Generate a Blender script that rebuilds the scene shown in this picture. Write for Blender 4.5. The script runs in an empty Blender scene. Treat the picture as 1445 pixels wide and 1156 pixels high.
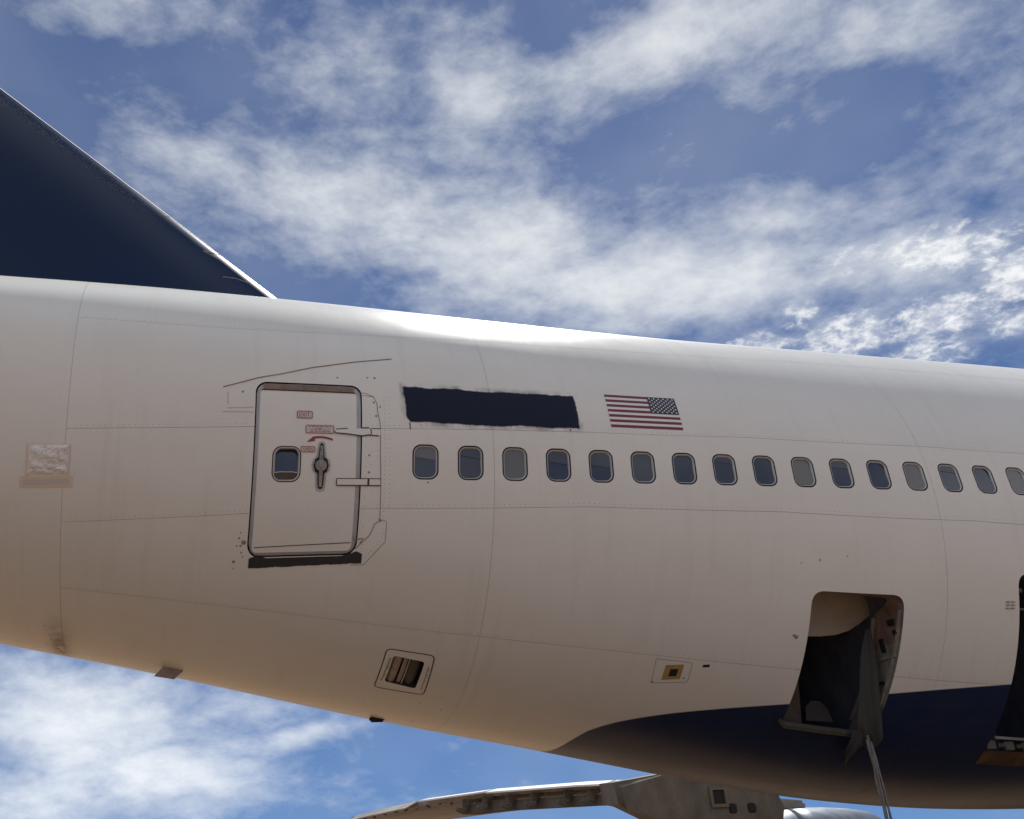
import bpy, bmesh, math, random
import numpy as np
from mathutils import Vector, Matrix
from mathutils.geometry import delaunay_2d_cdt

random.seed(7)
C = bpy.context.scene.collection
SC = bpy.context.scene
R = math.radians

# ------------------------------------------------------------------ camera
cam_d = bpy.data.cameras.new('camera')
cam = bpy.data.objects.new('camera', cam_d); C.objects.link(cam)
cam_d.sensor_width = 36.0
cam_d.lens = 1329.07 / 1445 * 36.0
cam_d.shift_x = (722.5 - 570.51) / 1445
cam_d.clip_start = 0.1; cam_d.clip_end = 20000
_r, _u, _f = Vector((0.969635, -0.240591, -0.043857)), Vector((-0.06198, -0.41524, 0.907598)), Vector((0.236571, 0.877321, 0.417543))
NOSE_UP = Matrix.Rotation(math.radians(-1.6), 4, 'Y')      # the parked airliner sits slightly nose up
cam.matrix_world = NOSE_UP @ Matrix(((_r.x, _u.x, -_f.x, -2.7056), (_r.y, _u.y, -_f.y, -12.1191), (_r.z, _u.z, -_f.z, -3.5622), (0, 0, 0, 1)))
SC.camera = cam

# ------------------------------------------------------------------ sun, sky, exposure
SUN_AZ, SUN_EL = 33.0, 57.0           # azimuth measured from +Y towards +X
SUN_STRENGTH = 2.3
SKY_STRENGTH = 0.055
EXPOSURE = 1.12
sd = Vector((math.sin(R(SUN_AZ)) * math.cos(R(SUN_EL)), math.cos(R(SUN_AZ)) * math.cos(R(SUN_EL)), math.sin(R(SUN_EL))))
sun_d = bpy.data.lights.new('sun', 'SUN'); sun = bpy.data.objects.new('sun', sun_d); C.objects.link(sun)
sun_d.energy = SUN_STRENGTH; sun_d.angle = R(0.53); sun_d.color = (1.0, 0.96, 0.9)
sun.rotation_euler = sd.to_track_quat('Z', 'Y').to_euler(); sun.location = sd * 60

# cloud masses: azimuth, elevation, half width, half height, tilt (all degrees), weight
HIGH = [(13.2,37.4,13.9,3.9,-8,1.00),(31.8,31.4,13.5,3.0,-5,1.15),(-2.0,39.3,4.7,1.9,-10,0.80),(22.4,34.8,8.3,3.7,-10,0.90),(34.8,44.2,10.8,2.3,0,0.90),
 (21.0,44.7,2.8,3.4,35,0.80),(9.6,45.7,4.4,2.6,0,0.65),(49.7,40.3,7.0,1.9,-5,0.75),(-5.5,46.4,7.3,1.6,0,0.60),(40.6,33.1,5.6,2.1,-12,0.75),(18.8,40.4,3.3,2.4,20,0.45),
 (43.9,29.8,5.6,2.2,-8,0.75),(34.0,35.9,3.5,1.8,15,0.45),(-4.5,7.0,6.6,3.0,-8,1.1),(0.2,4.0,6.0,2.0,-8,1.0),(8.2,5.8,4.4,0.7,8,0.8),
 (-5.5,3.2,4.3,2.1,0,1.00),(4.8,8.0,3.6,1.2,-12,0.60),
 (-35,32,16,7,-6,1.0),(-75,20,22,8,5,1.0),(85,35,20,9,-8,1.0),(120,20,24,8,4,1.0),(150,42,24,12,-6,1.0),(185,24,26,10,6,1.0),(225,46,24,12,-5,1.0),(265,24,24,9,0,1.0),(0,68,28,11,-5,1.0),(180,68,34,14,10,1.2),(290,50,18,9,8,.9)]  # unseen clouds, strengthened overhead and behind to light the fuselage side
PUFF = [(42.5,26.1,2.2,1.2,10,1.00),(48.8,29.3,2.9,1.2,-8,1.00),(51.4,26.8,1.6,1.4,-25,1.00),(47.9,25.8,2.6,1.1,0,0.90),(46.2,23.8,1.9,0.9,0,1.00),(37.3,26.6,2.4,0.7,0,0.90),
 (51.2,24.6,1.4,0.9,0,0.80),(43.2,30.0,2.0,1.1,20,0.50),(40.5,27.9,1.1,0.8,0,0.70),(62,24,5,2,5,.9),(150,24,6,2.5,0,.9),(230,30,6,2.5,8,.9)]

class NT:
    """small helper that adds and wires shader nodes"""
    def __init__(s, tree): s.t = tree; s.n = tree.nodes; s.l = tree.links
    def put(s, sock, v):
        if isinstance(v, bpy.types.NodeSocket): s.l.new(v, sock)
        elif v is not None: sock.default_value = v
    def m(s, op, a, b=None, c=None, clamp=False):
        n = s.n.new('ShaderNodeMath'); n.operation = op; n.use_clamp = clamp
        for i, v in enumerate((a, b, c)): s.put(n.inputs[i], v)
        return n.outputs[0]
    def vm(s, op, a, b=None, scale=None):
        n = s.n.new('ShaderNodeVectorMath'); n.operation = op
        s.put(n.inputs[0], a)
        if b is not None: s.put(n.inputs[1], b)
        if scale is not None: s.put(n.inputs['Scale'], scale)
        return n.outputs['Value'] if op in ('DOT_PRODUCT', 'LENGTH') else n.outputs[0]
    def noise(s, vec, scale, detail=5, rough=.55, dist=0, lac=2.0, color=False):
        n = s.n.new('ShaderNodeTexNoise'); s.put(n.inputs['Vector'], vec)
        for k, v in (('Scale', scale), ('Detail', detail), ('Roughness', rough), ('Distortion', dist), ('Lacunarity', lac)): s.put(n.inputs[k], v)
        return n.outputs['Color' if color else 'Fac']
    def rng(s, v, a, b, c=0., d=1., smooth=False):
        n = s.n.new('ShaderNodeMapRange'); n.interpolation_type = 'SMOOTHSTEP' if smooth else 'LINEAR'
        for i, x in enumerate((v, a, b, c, d)): s.put(n.inputs[i], x)
        return n.outputs[0]
    def mix(s, f, a, b):
        n = s.n.new('ShaderNodeMix'); n.data_type = 'RGBA'
        s.put(n.inputs[0], f); s.put(n.inputs[6], a); s.put(n.inputs[7], b)
        return n.outputs[2]
    def mapping(s, vec, scale=(1, 1, 1), loc=(0, 0, 0), rot=(0, 0, 0)):
        n = s.n.new('ShaderNodeMapping'); s.put(n.inputs[0], vec)
        n.inputs['Scale'].default_value = scale; n.inputs['Location'].default_value = loc; n.inputs['Rotation'].default_value = rot
        return n.outputs[0]
    def sep(s, v):
        n = s.n.new('ShaderNodeSeparateXYZ'); s.put(n.inputs[0], v); return n.outputs
    def comb(s, x, y, z):
        n = s.n.new('ShaderNodeCombineXYZ')
        for i, v in enumerate((x, y, z)): s.put(n.inputs[i], v)
        return n.outputs[0]

world = bpy.data.worlds.new('World'); SC.world = world; world.use_nodes = True
wt = world.node_tree; wt.nodes.clear(); w = NT(wt)
tc = wt.nodes.new('ShaderNodeTexCoord'); dirv = w.vm('NORMALIZE', tc.outputs['Generated'])
sky = wt.nodes.new('ShaderNodeTexSky'); sky.sky_type = 'NISHITA'; sky.sun_disc = False
sky.sun_elevation = R(SUN_EL); sky.sun_rotation = R(SUN_AZ); sky.altitude = 900; sky.air_density = 1.0; sky.dust_density = 0.0; sky.ozone_density = 3.0
def blob_sum(blobs, vec):
    tot = None
    for az, el, ra, re, tilt, wgt in blobs:
        a, e, t = R(az), R(el), R(tilt)
        c = Vector((math.sin(a) * math.cos(e), math.cos(a) * math.cos(e), math.sin(e)))
        e1 = Vector((math.cos(a), -math.sin(a), 0)); e2 = e1.cross(c); e2 = e2 if e2.z > 0 else -e2
        t1 = e1 * math.cos(t) + e2 * math.sin(t); t2 = e2 * math.cos(t) - e1 * math.sin(t)
        x = w.vm('DOT_PRODUCT', vec, tuple(t1 / math.sin(R(ra)))); y = w.vm('DOT_PRODUCT', vec, tuple(t2 / math.sin(R(re))))
        d2 = w.m('MULTIPLY_ADD', x, x, w.m('MULTIPLY', y, y))
        # keep only the front half of the direction sphere
        front = w.m('GREATER_THAN', w.vm('DOT_PRODUCT', vec, tuple(c)), 0.0)
        g = w.m('MULTIPLY', w.m('MULTIPLY', w.m('EXPONENT', w.m('MULTIPLY', d2, -0.8)), wgt), front)
        tot = g if tot is None else w.m('MAXIMUM', w.m('ADD', w.m('MULTIPLY', tot, 0.25), g), w.m('MAXIMUM', tot, g))
    return tot
s3 = w.sep(dirv)
den = w.m('ADD', w.m('MAXIMUM', s3[2], 0.0), 0.28)
plane = w.comb(w.m('DIVIDE', s3[0], den), w.m('DIVIDE', s3[1], den), 0.0)
cd = w.mapping(dirv, (1, 1, 1.45))
warp = w.vm('SCALE', w.vm('SUBTRACT', w.noise(cd, 3.2, 4, .6, color=True), (.5, .5, .5)), scale=.20)
wdir = w.vm('ADD', dirv, warp)
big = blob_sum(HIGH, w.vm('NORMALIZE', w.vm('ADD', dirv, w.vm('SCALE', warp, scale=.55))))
pw = w.vm('ADD', cd, w.vm('SCALE', warp, scale=.30))
soft = w.noise(pw, 4.6, 8, .60)
fib = w.noise(w.mapping(pw, (11.0, 11.0, 17.0), rot=(R(20), R(30), 0)), 1.0, 8, .58, .0)
fine = w.noise(w.mapping(pw, (34.0, 34.0, 46.0), rot=(R(-15), R(25), 0)), 1.0, 7, .62, .0)
tex = w.m('ADD', w.m('ADD', w.m('MULTIPLY', fib, .40), w.m('MULTIPLY', soft, .34)), w.m('MULTIPLY', fine, .30))
dens = w.m('ADD', big, w.m('MULTIPLY', w.m('SUBTRACT', tex, .5), 2.75))
hi_mask = w.m('POWER', w.rng(dens, -0.24, 1.72, 0.0, 1.0, True), 1.15)
veil = w.rng(w.noise(cd, 2.0, 4, .6), .35, .75, 0.03, .22)
pf = blob_sum(PUFF, w.vm('NORMALIZE', w.vm('ADD', dirv, w.vm('SCALE', warp, scale=.25))))
ptx = w.noise(w.mapping(cd, (62, 62, 78), rot=(R(15), R(-25), 0)), 1.0, 6, .62, .2)
pmask = w.m('MULTIPLY', w.rng(w.m('ADD', pf, w.m('MULTIPLY', w.m('SUBTRACT', ptx, .5), 3.2)), .28, 1.45, 0, .95, True), w.rng(pf, .08, .55, 0, 1, True))
lift = w.comb(s3[0], s3[1], w.m('MULTIPLY_ADD', w.m('MAXIMUM', s3[2], 0.0), .9, .16))   # clear desert air: little whitening towards the horizon
w.put(sky.inputs[0], w.vm('NORMALIZE', lift))
skycol = sky.outputs[0]
tint = w.vm('MULTIPLY', skycol, (0.285, 0.415, 0.575))
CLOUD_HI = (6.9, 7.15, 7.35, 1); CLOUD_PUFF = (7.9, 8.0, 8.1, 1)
# clouds away from the sun are brightened, added to fill the shaded fuselage side
cloud_fill = w.m('MULTIPLY_ADD', w.vm('DOT_PRODUCT', dirv, tuple(sd)), -.46, 1.40)
cl_hi = w.vm('SCALE', CLOUD_HI[:3], scale=cloud_fill)
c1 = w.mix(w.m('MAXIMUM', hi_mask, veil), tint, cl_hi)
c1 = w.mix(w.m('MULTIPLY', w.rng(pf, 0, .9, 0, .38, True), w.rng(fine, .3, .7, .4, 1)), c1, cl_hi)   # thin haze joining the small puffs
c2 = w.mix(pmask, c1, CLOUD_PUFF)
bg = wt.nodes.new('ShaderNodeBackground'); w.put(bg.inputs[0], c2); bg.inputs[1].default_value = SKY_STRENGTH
wo = wt.nodes.new('ShaderNodeOutputWorld'); wt.links.new(bg.outputs[0], wo.inputs[0])
vs = SC.view_settings
vs.view_transform = 'Standard'; vs.look = 'None'; vs.gamma = 1; vs.use_curve_mapping = False; vs.exposure = EXPOSURE

# ------------------------------------------------------------------ materials
def mat(name, col, rough=.5, metal=0., spec=.5, coat=0., build=None):
    m = bpy.data.materials.new(name); m.use_nodes = True
    n = NT(m.node_tree); b = m.node_tree.nodes['Principled BSDF']
    b.inputs['Base Color'].default_value = (*col, 1); b.inputs['Roughness'].default_value = rough
    b.inputs['Metallic'].default_value = metal; b.inputs['Specular IOR Level'].default_value = spec
    b.inputs['Coat Weight'].default_value = coat; b.inputs['Coat Roughness'].default_value = .08
    if build: build(n, b)
    return m
def objco(n):
    return n.n.new('ShaderNodeTexCoord').outputs['Object']
def bump(n, b, h, strength=.3, dist=.01):
    k = n.n.new('ShaderNodeBump'); n.put(k.inputs['Height'], h); k.inputs['Strength'].default_value = strength; k.inputs['Distance'].default_value = dist
    n.put(b.inputs['Normal'], k.outputs[0])

WHITE = (.825, .82, .765); NAVY = (.014, .027, .078)
BLUE_LINE = [(2.30,-2.56),(2.32,-2.51),(2.37,-2.458),(2.425,-2.419),(2.54,-2.385),(2.677,-2.357),(2.85,-2.335),(3.05,-2.317),(3.26,-2.302),(3.55,-2.291),(3.9,-2.281),(4.6,-2.268),(5.6,-2.212),(6.4,-2.178),(7.3,-2.142),(9.3,-2.06)]
def weathering(n, co):
    """dirt that belongs to the paint: faint film, vertical runs and specks"""
    s = n.sep(co)
    film = n.rng(n.noise(n.mapping(co, (.5, .5, .9)), 1.3, 6, .6), .38, .72)
    runs = n.rng(n.noise(n.mapping(co, (7., .6, .45)), 1.0, 5, .6), .52, .80)
    speck = n.rng(n.noise(co, 38, 2, .5), .70, .78)
    fine = n.noise(co, 160, 3, .6)
    return film, runs, speck, fine, s
def skin_build(n, b):
    co = objco(n); film, runs, speck, fine, s = weathering(n, co)
    c = n.mix(n.m('MULTIPLY', film, .12), (*WHITE, 1), (.52, .46, .38, 1))
    c = n.mix(n.m('MULTIPLY', runs, .11), c, (.40, .34, .28, 1))
    c = n.mix(n.m('MULTIPLY', speck, .16), c, (.22, .17, .13, 1))
    c = n.mix(n.m('MULTIPLY', fine, .06), c, (.45, .42, .38, 1))
    # rust coloured stain at the rear butt joint low on the side
    dx = n.m('DIVIDE', n.m('ADD', s[0], 3.85), .14); dz = n.m('DIVIDE', n.m('ADD', s[2], 1.33), .17)
    st = n.m('EXPONENT', n.m('MULTIPLY', n.m('ADD', n.m('MULTIPLY', dx, dx), n.m('MULTIPLY', dz, dz)), -1.2))
    c = n.mix(n.m('MULTIPLY', st, n.rng(n.noise(n.mapping(co, (3, 3, 14)), 2.2, 4, .6), .3, .6, .25, .85)), c, (.09, .045, .025, 1))
    # dark blue belly paint
    cur = n.n.new('ShaderNodeFloatCurve'); n.put(cur.inputs['Value'], n.rng(s[0], 2.3, 9.3, 0, 1))
    pts = cur.mapping.curves[0].points
    for k, (x, z) in enumerate(BLUE_LINE):
        px, pz = (x - 2.3) / 7.0, (z + 3) / 3
        if k == 0: pts[0].location = (px, pz)
        elif k == len(BLUE_LINE) - 1: pts[1 if len(pts) == 2 else len(pts) - 1].location = (px, pz)
        else: pts.new(px, pz)
    for p_ in pts: p_.handle_type = 'VECTOR'
    cur.mapping.update()
    line = n.m('MULTIPLY_ADD', cur.outputs[0], 3., -3.)
    blue = n.m('MULTIPLY', n.rng(n.m('SUBTRACT', line, s[2]), -.004, .006), n.m('GREATER_THAN', s[0], 2.3))
    nav = n.mix(n.m('MULTIPLY', n.rng(n.noise(n.mapping(co, (1.5, 1, 8)), 2., 6, .65), .42, .75), .35), (*NAVY, 1), (.05, .045, .042, 1))
    c = n.mix(blue, c, nav)
    n.put(b.inputs['Base Color'], c)
    n.put(b.inputs['Roughness'], n.m('ADD', n.rng(n.noise(co, 2.2, 4, .6), .3, .7, .23, .27), n.m('MULTIPLY', blue, .08)))
    wav = n.noise(n.mapping(co, (1.4, 1, 1.4)), 1.2, 2, .5)
    bump(n, b, wav, .25, .014)
def navy_build(n, b):
    co = objco(n); s = n.sep(co)
    # erosion specks in a band just behind the leading edge; distance measured square to the edge line
    d = n.m('MULTIPLY', n.m('SUBTRACT', n.m('SUBTRACT', 2.84, n.m('MULTIPLY', s[0], .775)), s[2]), .79)
    band = n.m('MULTIPLY', n.rng(d, .10, .18), n.rng(d, .42, .30))
    up = n.rng(s[0], -2.9, -3.5)
    sp = n.rng(n.noise(n.mapping(co, (1, 1, 1), rot=(0, R(-35), 0)), 42, 5, .75), .52, .68)
    c = n.mix(n.m('MULTIPLY', n.m('MULTIPLY', band, up), sp), (.0045, .0185, .062, 1), (.24, .22, .20, 1))
    n.put(b.inputs['Base Color'], n.mix(n.m('MULTIPLY', n.noise(co, 6, 5, .6), .25), c, (.008, .022, .060, 1)))
def dirt_build(n, b):
    co = objco(n)
    a = n.noise(co, .035, 6, .6); f = n.noise(co, 1.6, 8, .7); g = n.noise(co, 14, 6, .65)
    c = n.mix(n.rng(a, .35, .68), (.262, .171, .104, 1), (.20, .128, .078, 1))
    c = n.mix(n.m('MULTIPLY', n.rng(f, .4, .75), .5), c, (.28, .20, .13, 1))
    c = n.mix(n.m('MULTIPLY', n.rng(g, .45, .8), .3), c, (.18, .12, .08, 1))
    n.put(b.inputs['Base Color'], c); bump(n, b, g, .25, .02)
def grimy(dark, amt=.5, scale=5.):
    def f(n, b):
        co = objco(n); base = tuple(b.inputs['Base Color'].default_value)
        k = n.rng(n.noise(n.mapping(co, (1, 1, .6)), scale, 7, .65), .38, .72)
        n.put(b.inputs['Base Color'], n.mix(n.m('MULTIPLY', k, amt), base, (*dark, 1)))
        bump(n, b, n.noise(co, scale * 6, 4, .6), .15, .004)
    return f
M = dict(
    skin=mat('aircraft_paint', WHITE, .3, spec=.14, coat=.0, build=skin_build),
    navy=mat('fin_navy_paint', NAVY, .24, spec=.22, build=navy_build),
    edge=mat('leading_edge_metal', (.82, .82, .81), .28, .25, build=grimy((.5, .48, .45), .35, 9)),
    joint=mat('joint_sealant', (.66, .61, .56), .8, build=grimy((.25, .2, .17), .7, 1.6)),
    line=mat('worn_seam_line', (.29, .24, .20), .8), hingeline=mat('hinge_gap', (.07, .06, .055), .8), gutter=mat('gutter_brown', (.36, .27, .21), .6, build=grimy((.15, .1, .08), .7, 5)), faint=mat('faded_pink_line', (.58, .47, .43), .7),
    rim=mat('window_trim', (.60, .60, .59), .35, .2, build=grimy((.32, .3, .28), .4, 30)),
    rubber=mat('black_rubber', (.03, .03, .031), .7, spec=.25),
    pane=mat('cabin_pane', (.030, .038, .062), .06, spec=.9),
    shade=mat('closed_shade_pane', (.17, .172, .17), .12, spec=.6),
    mid=mat('half_lit_pane', (.075, .083, .10), .08, spec=.65),
    seal=mat('door_seal', (.46, .47, .49), .45, build=grimy((.2, .19, .18), .45, 8)),
    gate=mat('door_gate_brown', (.30, .205, .15), .6, build=grimy((.05, .035, .03), .75, 7)),
    red=mat('red_print', (.32, .035, .04), .5), pale=mat('placard_face', (.62, .57, .53), .5),
    redline=mat('faded_red_print', (.33, .065, .075), .55),
    handle=mat('handle_metal', (.34, .34, .33), .4, .3, build=grimy((.10, .09, .08), .6, 25)),
    dark=mat('dark_gap', (.012, .011, .011), .8),
    grit=mat('anti_slip_strip', (.036, .034, .034), .9, build=grimy((.06, .055, .05), .5, 40)),
    lining=mat('hold_lining', (.13, .15, .20), .75, build=grimy((.03, .026, .024), .6, 4)),
    doorskin=mat('raised_door_panel', (.36, .31, .25), .5, build=grimy((.22, .19, .15), .6, 3)),
    jamb=mat('frame_primer_brown', (.30, .21, .16), .65, build=grimy((.07, .045, .035), .75, 7)),
    jambgrey=mat('frame_primer_grey', (.30, .29, .25), .65, build=grimy((.08, .07, .06), .7, 7)),
    sill=mat('sill_metal', (.13, .12, .09), .5, .4, build=grimy((.05, .045, .035), .6, 14)),
    cloth=mat('grey_liner_cloth', (.06, .06, .06), .9, build=grimy((.06, .055, .05), .5, 9)),
    strap=mat('frayed_webbing', (.27, .25, .22), .9, build=grimy((.08, .07, .06), .7, 16)),
    rust=mat('orange_primer', (.15, .075, .035), .7, build=grimy((.03, .018, .012), .95, 6)),
    gatedark=mat('valve_gate_dark', (.075, .06, .052), .5), tan=mat('tan_tape', (.74, .63, .51), .6), film=None,
    yellow=mat('yellow_placard', (.45, .30, .10), .6, build=grimy((.3, .22, .12), .5, 30)),
    maroon=mat('maroon_outline', (.075, .03, .028), .6),
    wing=mat('wing_grey_paint', (.33, .305, .275), .5, build=grimy((.15, .12, .095), .8, 1.1)),
    wingdark=mat('wing_cavity_grime', (.145, .128, .11), .7, build=grimy((.03, .025, .02), .6, 2.2)),
    flapwhite=mat('flap_white_paint', (.78, .78, .76), .45),
    nacelle=mat('nacelle_aluminium', (.10, .13, .17), .45, .6, build=grimy((.35, .36, .38), .5, 2.5)),
    flagred=mat('flag_red', (.17, .022, .034), .4), flagblue=mat('flag_blue', (.014, .016, .042), .4), flagwhite=mat('flag_white', (.80, .79, .78), .4),
    ground=mat('desert_dirt', (.34, .23, .15), .95, spec=.2, build=dirt_build),
)
def film_build(n, b):
    co = objco(n)
    b.inputs['Alpha'].default_value = .85; b.inputs['Specular IOR Level'].default_value = .6
    bump(n, b, n.noise(n.mapping(co, (7, 7, 2.0), rot=(0, R(35), 0)), 1.6, 3, .5, 1.2), .8, .05)
M['film'] = mat('clear_plastic_film', (.93, .90, .86), .3, build=film_build)
def patch_build(n, b):
    uv = n.n.new('ShaderNodeUVMap').outputs[0]; s = n.sep(uv)
    wob = n.m('MULTIPLY', n.m('SUBTRACT', n.noise(uv, 7, 5, .6), .5), .05)
    wob = n.m('ADD', wob, n.m('MULTIPLY', n.m('SUBTRACT', n.noise(uv, 1.6, 2, .5), .5), .07))
    d = n.m('MINIMUM', n.m('MINIMUM', n.m('ADD', s[0], n.m('MULTIPLY', n.m('SUBTRACT', s[1], .27), .06)), n.m('SUBTRACT', 2.155, n.m('ADD', s[0], n.m('MULTIPLY', n.m('SUBTRACT', s[1], .27), .05)))),
            n.m('MINIMUM', n.m('SUBTRACT', s[1], .0), n.m('SUBTRACT', .56, s[1])))
    d = n.m('SUBTRACT', n.m('ADD', d, wob), .062)
    d = n.m('MINIMUM', d, n.m('SUBTRACT', n.m('MULTIPLY', n.m('ADD', s[0], n.m('MULTIPLY', s[1], .8)), .78), .135))
    core = n.rng(d, -.010, .012, 0, 1, True)
    grain = n.rng(n.noise(uv, 260, 2, .6), .45, .65)
    halo = n.m('MULTIPLY', n.m('MULTIPLY', n.rng(d, -.075, .0, 0, .60, True), n.rng(n.noise(uv, 3.5, 3, .6), .42, .62)), n.m('ADD', .35, n.m('MULTIPLY', grain, .65)))
    n.put(b.inputs['Alpha'], n.m('MAXIMUM', core, halo))
    n.put(b.inputs['Base Color'], n.mix(n.noise(uv, 5, 5, .6), (.0085, .0125, .034, 1), (.014, .019, .042, 1)))
M['patch'] = mat('sprayed_cover_paint', (.012, .014, .028), .6, spec=.2, build=patch_build)

# ------------------------------------------------------------------ object helpers
def link(name, me, m=None, parent=None, label=None):
    o = bpy.data.objects.new(name, me); C.objects.link(o)
    if m is not None and me is not None: me.materials.append(m)
    if parent is not None: o.parent = parent
    if label: o['label'] = label
    return o
def mesh(name, verts, faces, m, parent=None, smooth=False, label=None, uvs=None, normals=None, kind=None):
    me = bpy.data.meshes.new(name); me.from_pydata([tuple(v) for v in verts], [], faces); 
    if uvs is not None:
        ul = me.uv_layers.new(name='UVMap')
        for lp in me.loops: ul.data[lp.index].uv = uvs[lp.vertex_index]
    if smooth or normals is not None:
        me.polygons.foreach_set('use_smooth', [True] * len(me.polygons))
    me.update()
    if normals is not None: me.normals_split_custom_set_from_vertices([tuple(v) for v in normals])
    o = link(name, me, m, parent, label)
    if kind: o['kind'] = kind
    return o
def bm_obj(name, bm, m, parent=None, smooth=False, label=None):
    bmesh.ops.recalc_face_normals(bm, faces=bm.faces)
    me = bpy.data.meshes.new(name); bm.to_mesh(me); bm.free()
    if smooth: me.polygons.foreach_set('use_smooth', [True] * len(me.polygons))
    return link(name, me, m, parent, label)
def add_box(bm, c, sx, sy, sz, rot=None, bev=0.):
    mt = Matrix.Translation(c) @ (rot.to_4x4() if rot else Matrix.Identity(4)) @ Matrix.Diagonal((sx, sy, sz, 1))
    r = bmesh.ops.create_cube(bm, size=1, matrix=mt)
    if bev:
        es = list({e for v in r['verts'] for e in v.link_edges})
        bmesh.ops.bevel(bm, geom=es, offset=bev, segments=2, affect='EDGES')
def add_tube(bm, pts, rad, seg=8):
    pts = [Vector(p) for p in pts]; rings = []
    for i, p in enumerate(pts):
        t = (pts[min(i + 1, len(pts) - 1)] - pts[max(i - 1, 0)]).normalized()
        a = t.orthogonal().normalized() if i == 0 else (a - t * a.dot(t)).normalized()
        b2 = t.cross(a); rr = rad[i] if isinstance(rad, (list, tuple)) else rad
        rings.append([bm.verts.new(p + (a * math.cos(2 * math.pi * k / seg) + b2 * math.sin(2 * math.pi * k / seg)) * rr) for k in range(seg)])
    for r0, r1 in zip(rings, rings[1:]):
        for k in range(seg): bm.faces.new((r0[k], r0[(k + 1) % seg], r1[(k + 1) % seg], r1[k]))
    bm.faces.new(rings[0][::-1]); bm.faces.new(rings[-1])

# ------------------------------------------------------------------ fuselage surface: stations from x = -8, one per metre (half width, top, bottom, height of widest point)
TAB = np.array([
 [2.452,2.51,2.574,2.647,2.719,2.782,2.838,2.894,2.947,2.992,3.034,3.08,3.13,3.176,3.211,3.228,3.235,3.242,3.249,3.253,3.253,3.252,3.252,3.252,3.252,3.252],
 [3.18,3.173,3.178,3.205,3.244,3.274,3.286,3.281,3.267,3.253,3.239,3.225,3.218,3.226,3.242,3.258,3.271,3.28,3.281,3.272,3.26,3.253,3.25,3.25,3.25,3.25],
 [-0.452,-0.673,-0.888,-1.087,-1.279,-1.474,-1.681,-1.9,-2.113,-2.308,-2.497,-2.694,-2.895,-3.086,-3.248,-3.368,-3.452,-3.497,-3.516,-3.508,-3.485,-3.469,-3.464,-3.463,-3.463,-3.463],
 [1.973,1.835,1.697,1.559,1.422,1.286,1.15,1.015,0.882,0.75,0.62,0.494,0.372,0.258,0.155,0.071,0.016,0,0,0,0,0,0,0,0,0]])
def prof(x):
    x = np.asarray(x, float)
    t = np.clip(x + 8, 1, 22.999); i = t.astype(int); f = t - i
    a, b, c, d = [TAB[:, i + k] for k in (-1, 0, 1, 2)]
    r = .5 * ((2 * b) + (-a + c) * f + (2 * a - 5 * b + 4 * c - d) * f * f + (-a + 3 * b - 3 * c + d) * f ** 3)
    tl = np.clip((-7 - x) / 9., 0, 1)                    # tail cone
    r = np.array([r[0] * (1 - tl ** 1.25 * .86), r[1] - .25 * tl, r[2] + 2.55 * tl ** .95, r[3] + .75 * tl])
    ns = np.clip((x - 32) / 9., 0, 1); k = np.sqrt(np.clip(1 - ns ** 2, .0009, 1))   # nose
    return np.array([r[0] * k, r[1] * k, r[2] * k, r[3] * k])
def S(x, th):
    """point on the fuselage skin; th in radians, 0 = widest point on the starboard side, 90 deg = crown"""
    x = np.asarray(x, float); th = np.asarray(th, float)
    w_, zt, zb, zc = prof(x); s = np.sin(th)
    return np.stack([x + 0 * th, -w_ * np.cos(th), zc + np.where(s > 0, (zt - zc) * s, (zc - zb) * s)], -1)
def N(x, th):
    e = 1e-3; x = np.asarray(x, float); th = np.asarray(th, float)
    a = S(x + e, th) - S(x - e, th); b = S(x, th + e) - S(x, th - e)
    n = np.cross(a, b); return n / np.linalg.norm(n, axis=-1, keepdims=True)
def TH(x, z):
    w_, zt, zb, zc = prof(x); z = np.asarray(z, float)
    return np.arcsin(np.clip(np.where(z > zc, (z - zc) / (zt - zc), (z - zc) / (zc - zb)), -1, 1))
def on(x, th, off=0.): return S(x, th) + N(x, th) * off
def onz(x, z, off=0.): return on(x, TH(x, z), off)
def roundrect(x0, x1, z0, z1, r, seg=6, step=.09):
    pts = []
    cs = [(x1 - r, z1 - r, 0), (x0 + r, z1 - r, 90), (x0 + r, z0 + r, 180), (x1 - r, z0 + r, 270)]
    for cx, cz, a in cs:
        for k in range(seg + 1):
            t = R(a + 90 * k / seg); pts.append((cx + r * math.cos(t), cz + r * math.sin(t)))
    out = []
    for i, p in enumerate(pts):
        q = pts[(i + 1) % len(pts)]; L = math.dist(p, q); n = max(1, int(L / step))
        for k in range(n): out.append((p[0] + (q[0] - p[0]) * k / n, p[1] + (q[1] - p[1]) * k / n))
    return out
def loop_xz(pts):                       # outline given in metres -> (x, theta)
    a = np.array(pts); return np.stack([a[:, 0], TH(a[:, 0], a[:, 1])], -1)
def loop_quad(cor, r=.05, seg=5, step=.08):   # rounded quadrilateral in (x, theta in degrees); r metres
    cor = [np.array((x, R(t) * 3.0)) for x, t in cor]; out = []
    n = len(cor)
    for i in range(n):
        p, a, b = cor[i], cor[i - 1], cor[(i + 1) % n]
        u = (a - p) / np.linalg.norm(a - p); v = (b - p) / np.linalg.norm(b - p)
        rr = r[i] if isinstance(r, (list, tuple)) else r
        p0, p1 = p + u * rr, p + v * rr
        for k in range(seg + 1):
            t = k / seg; out.append((1 - t) ** 2 * p0 + 2 * t * (1 - t) * p + t * t * p1)
    res = []
    for i, p in enumerate(out):
        q = out[(i + 1) % len(out)]; L = np.linalg.norm(q - p); m_ = max(1, int(L / step))
        for k in range(m_): res.append(p + (q - p) * k / m_)
    res = np.array(res); return np.stack([res[:, 0], res[:, 1] / 3.0], -1)
def scale_loop(lp, f):
    c = lp.mean(0); return c + (lp - c) * f
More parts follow.
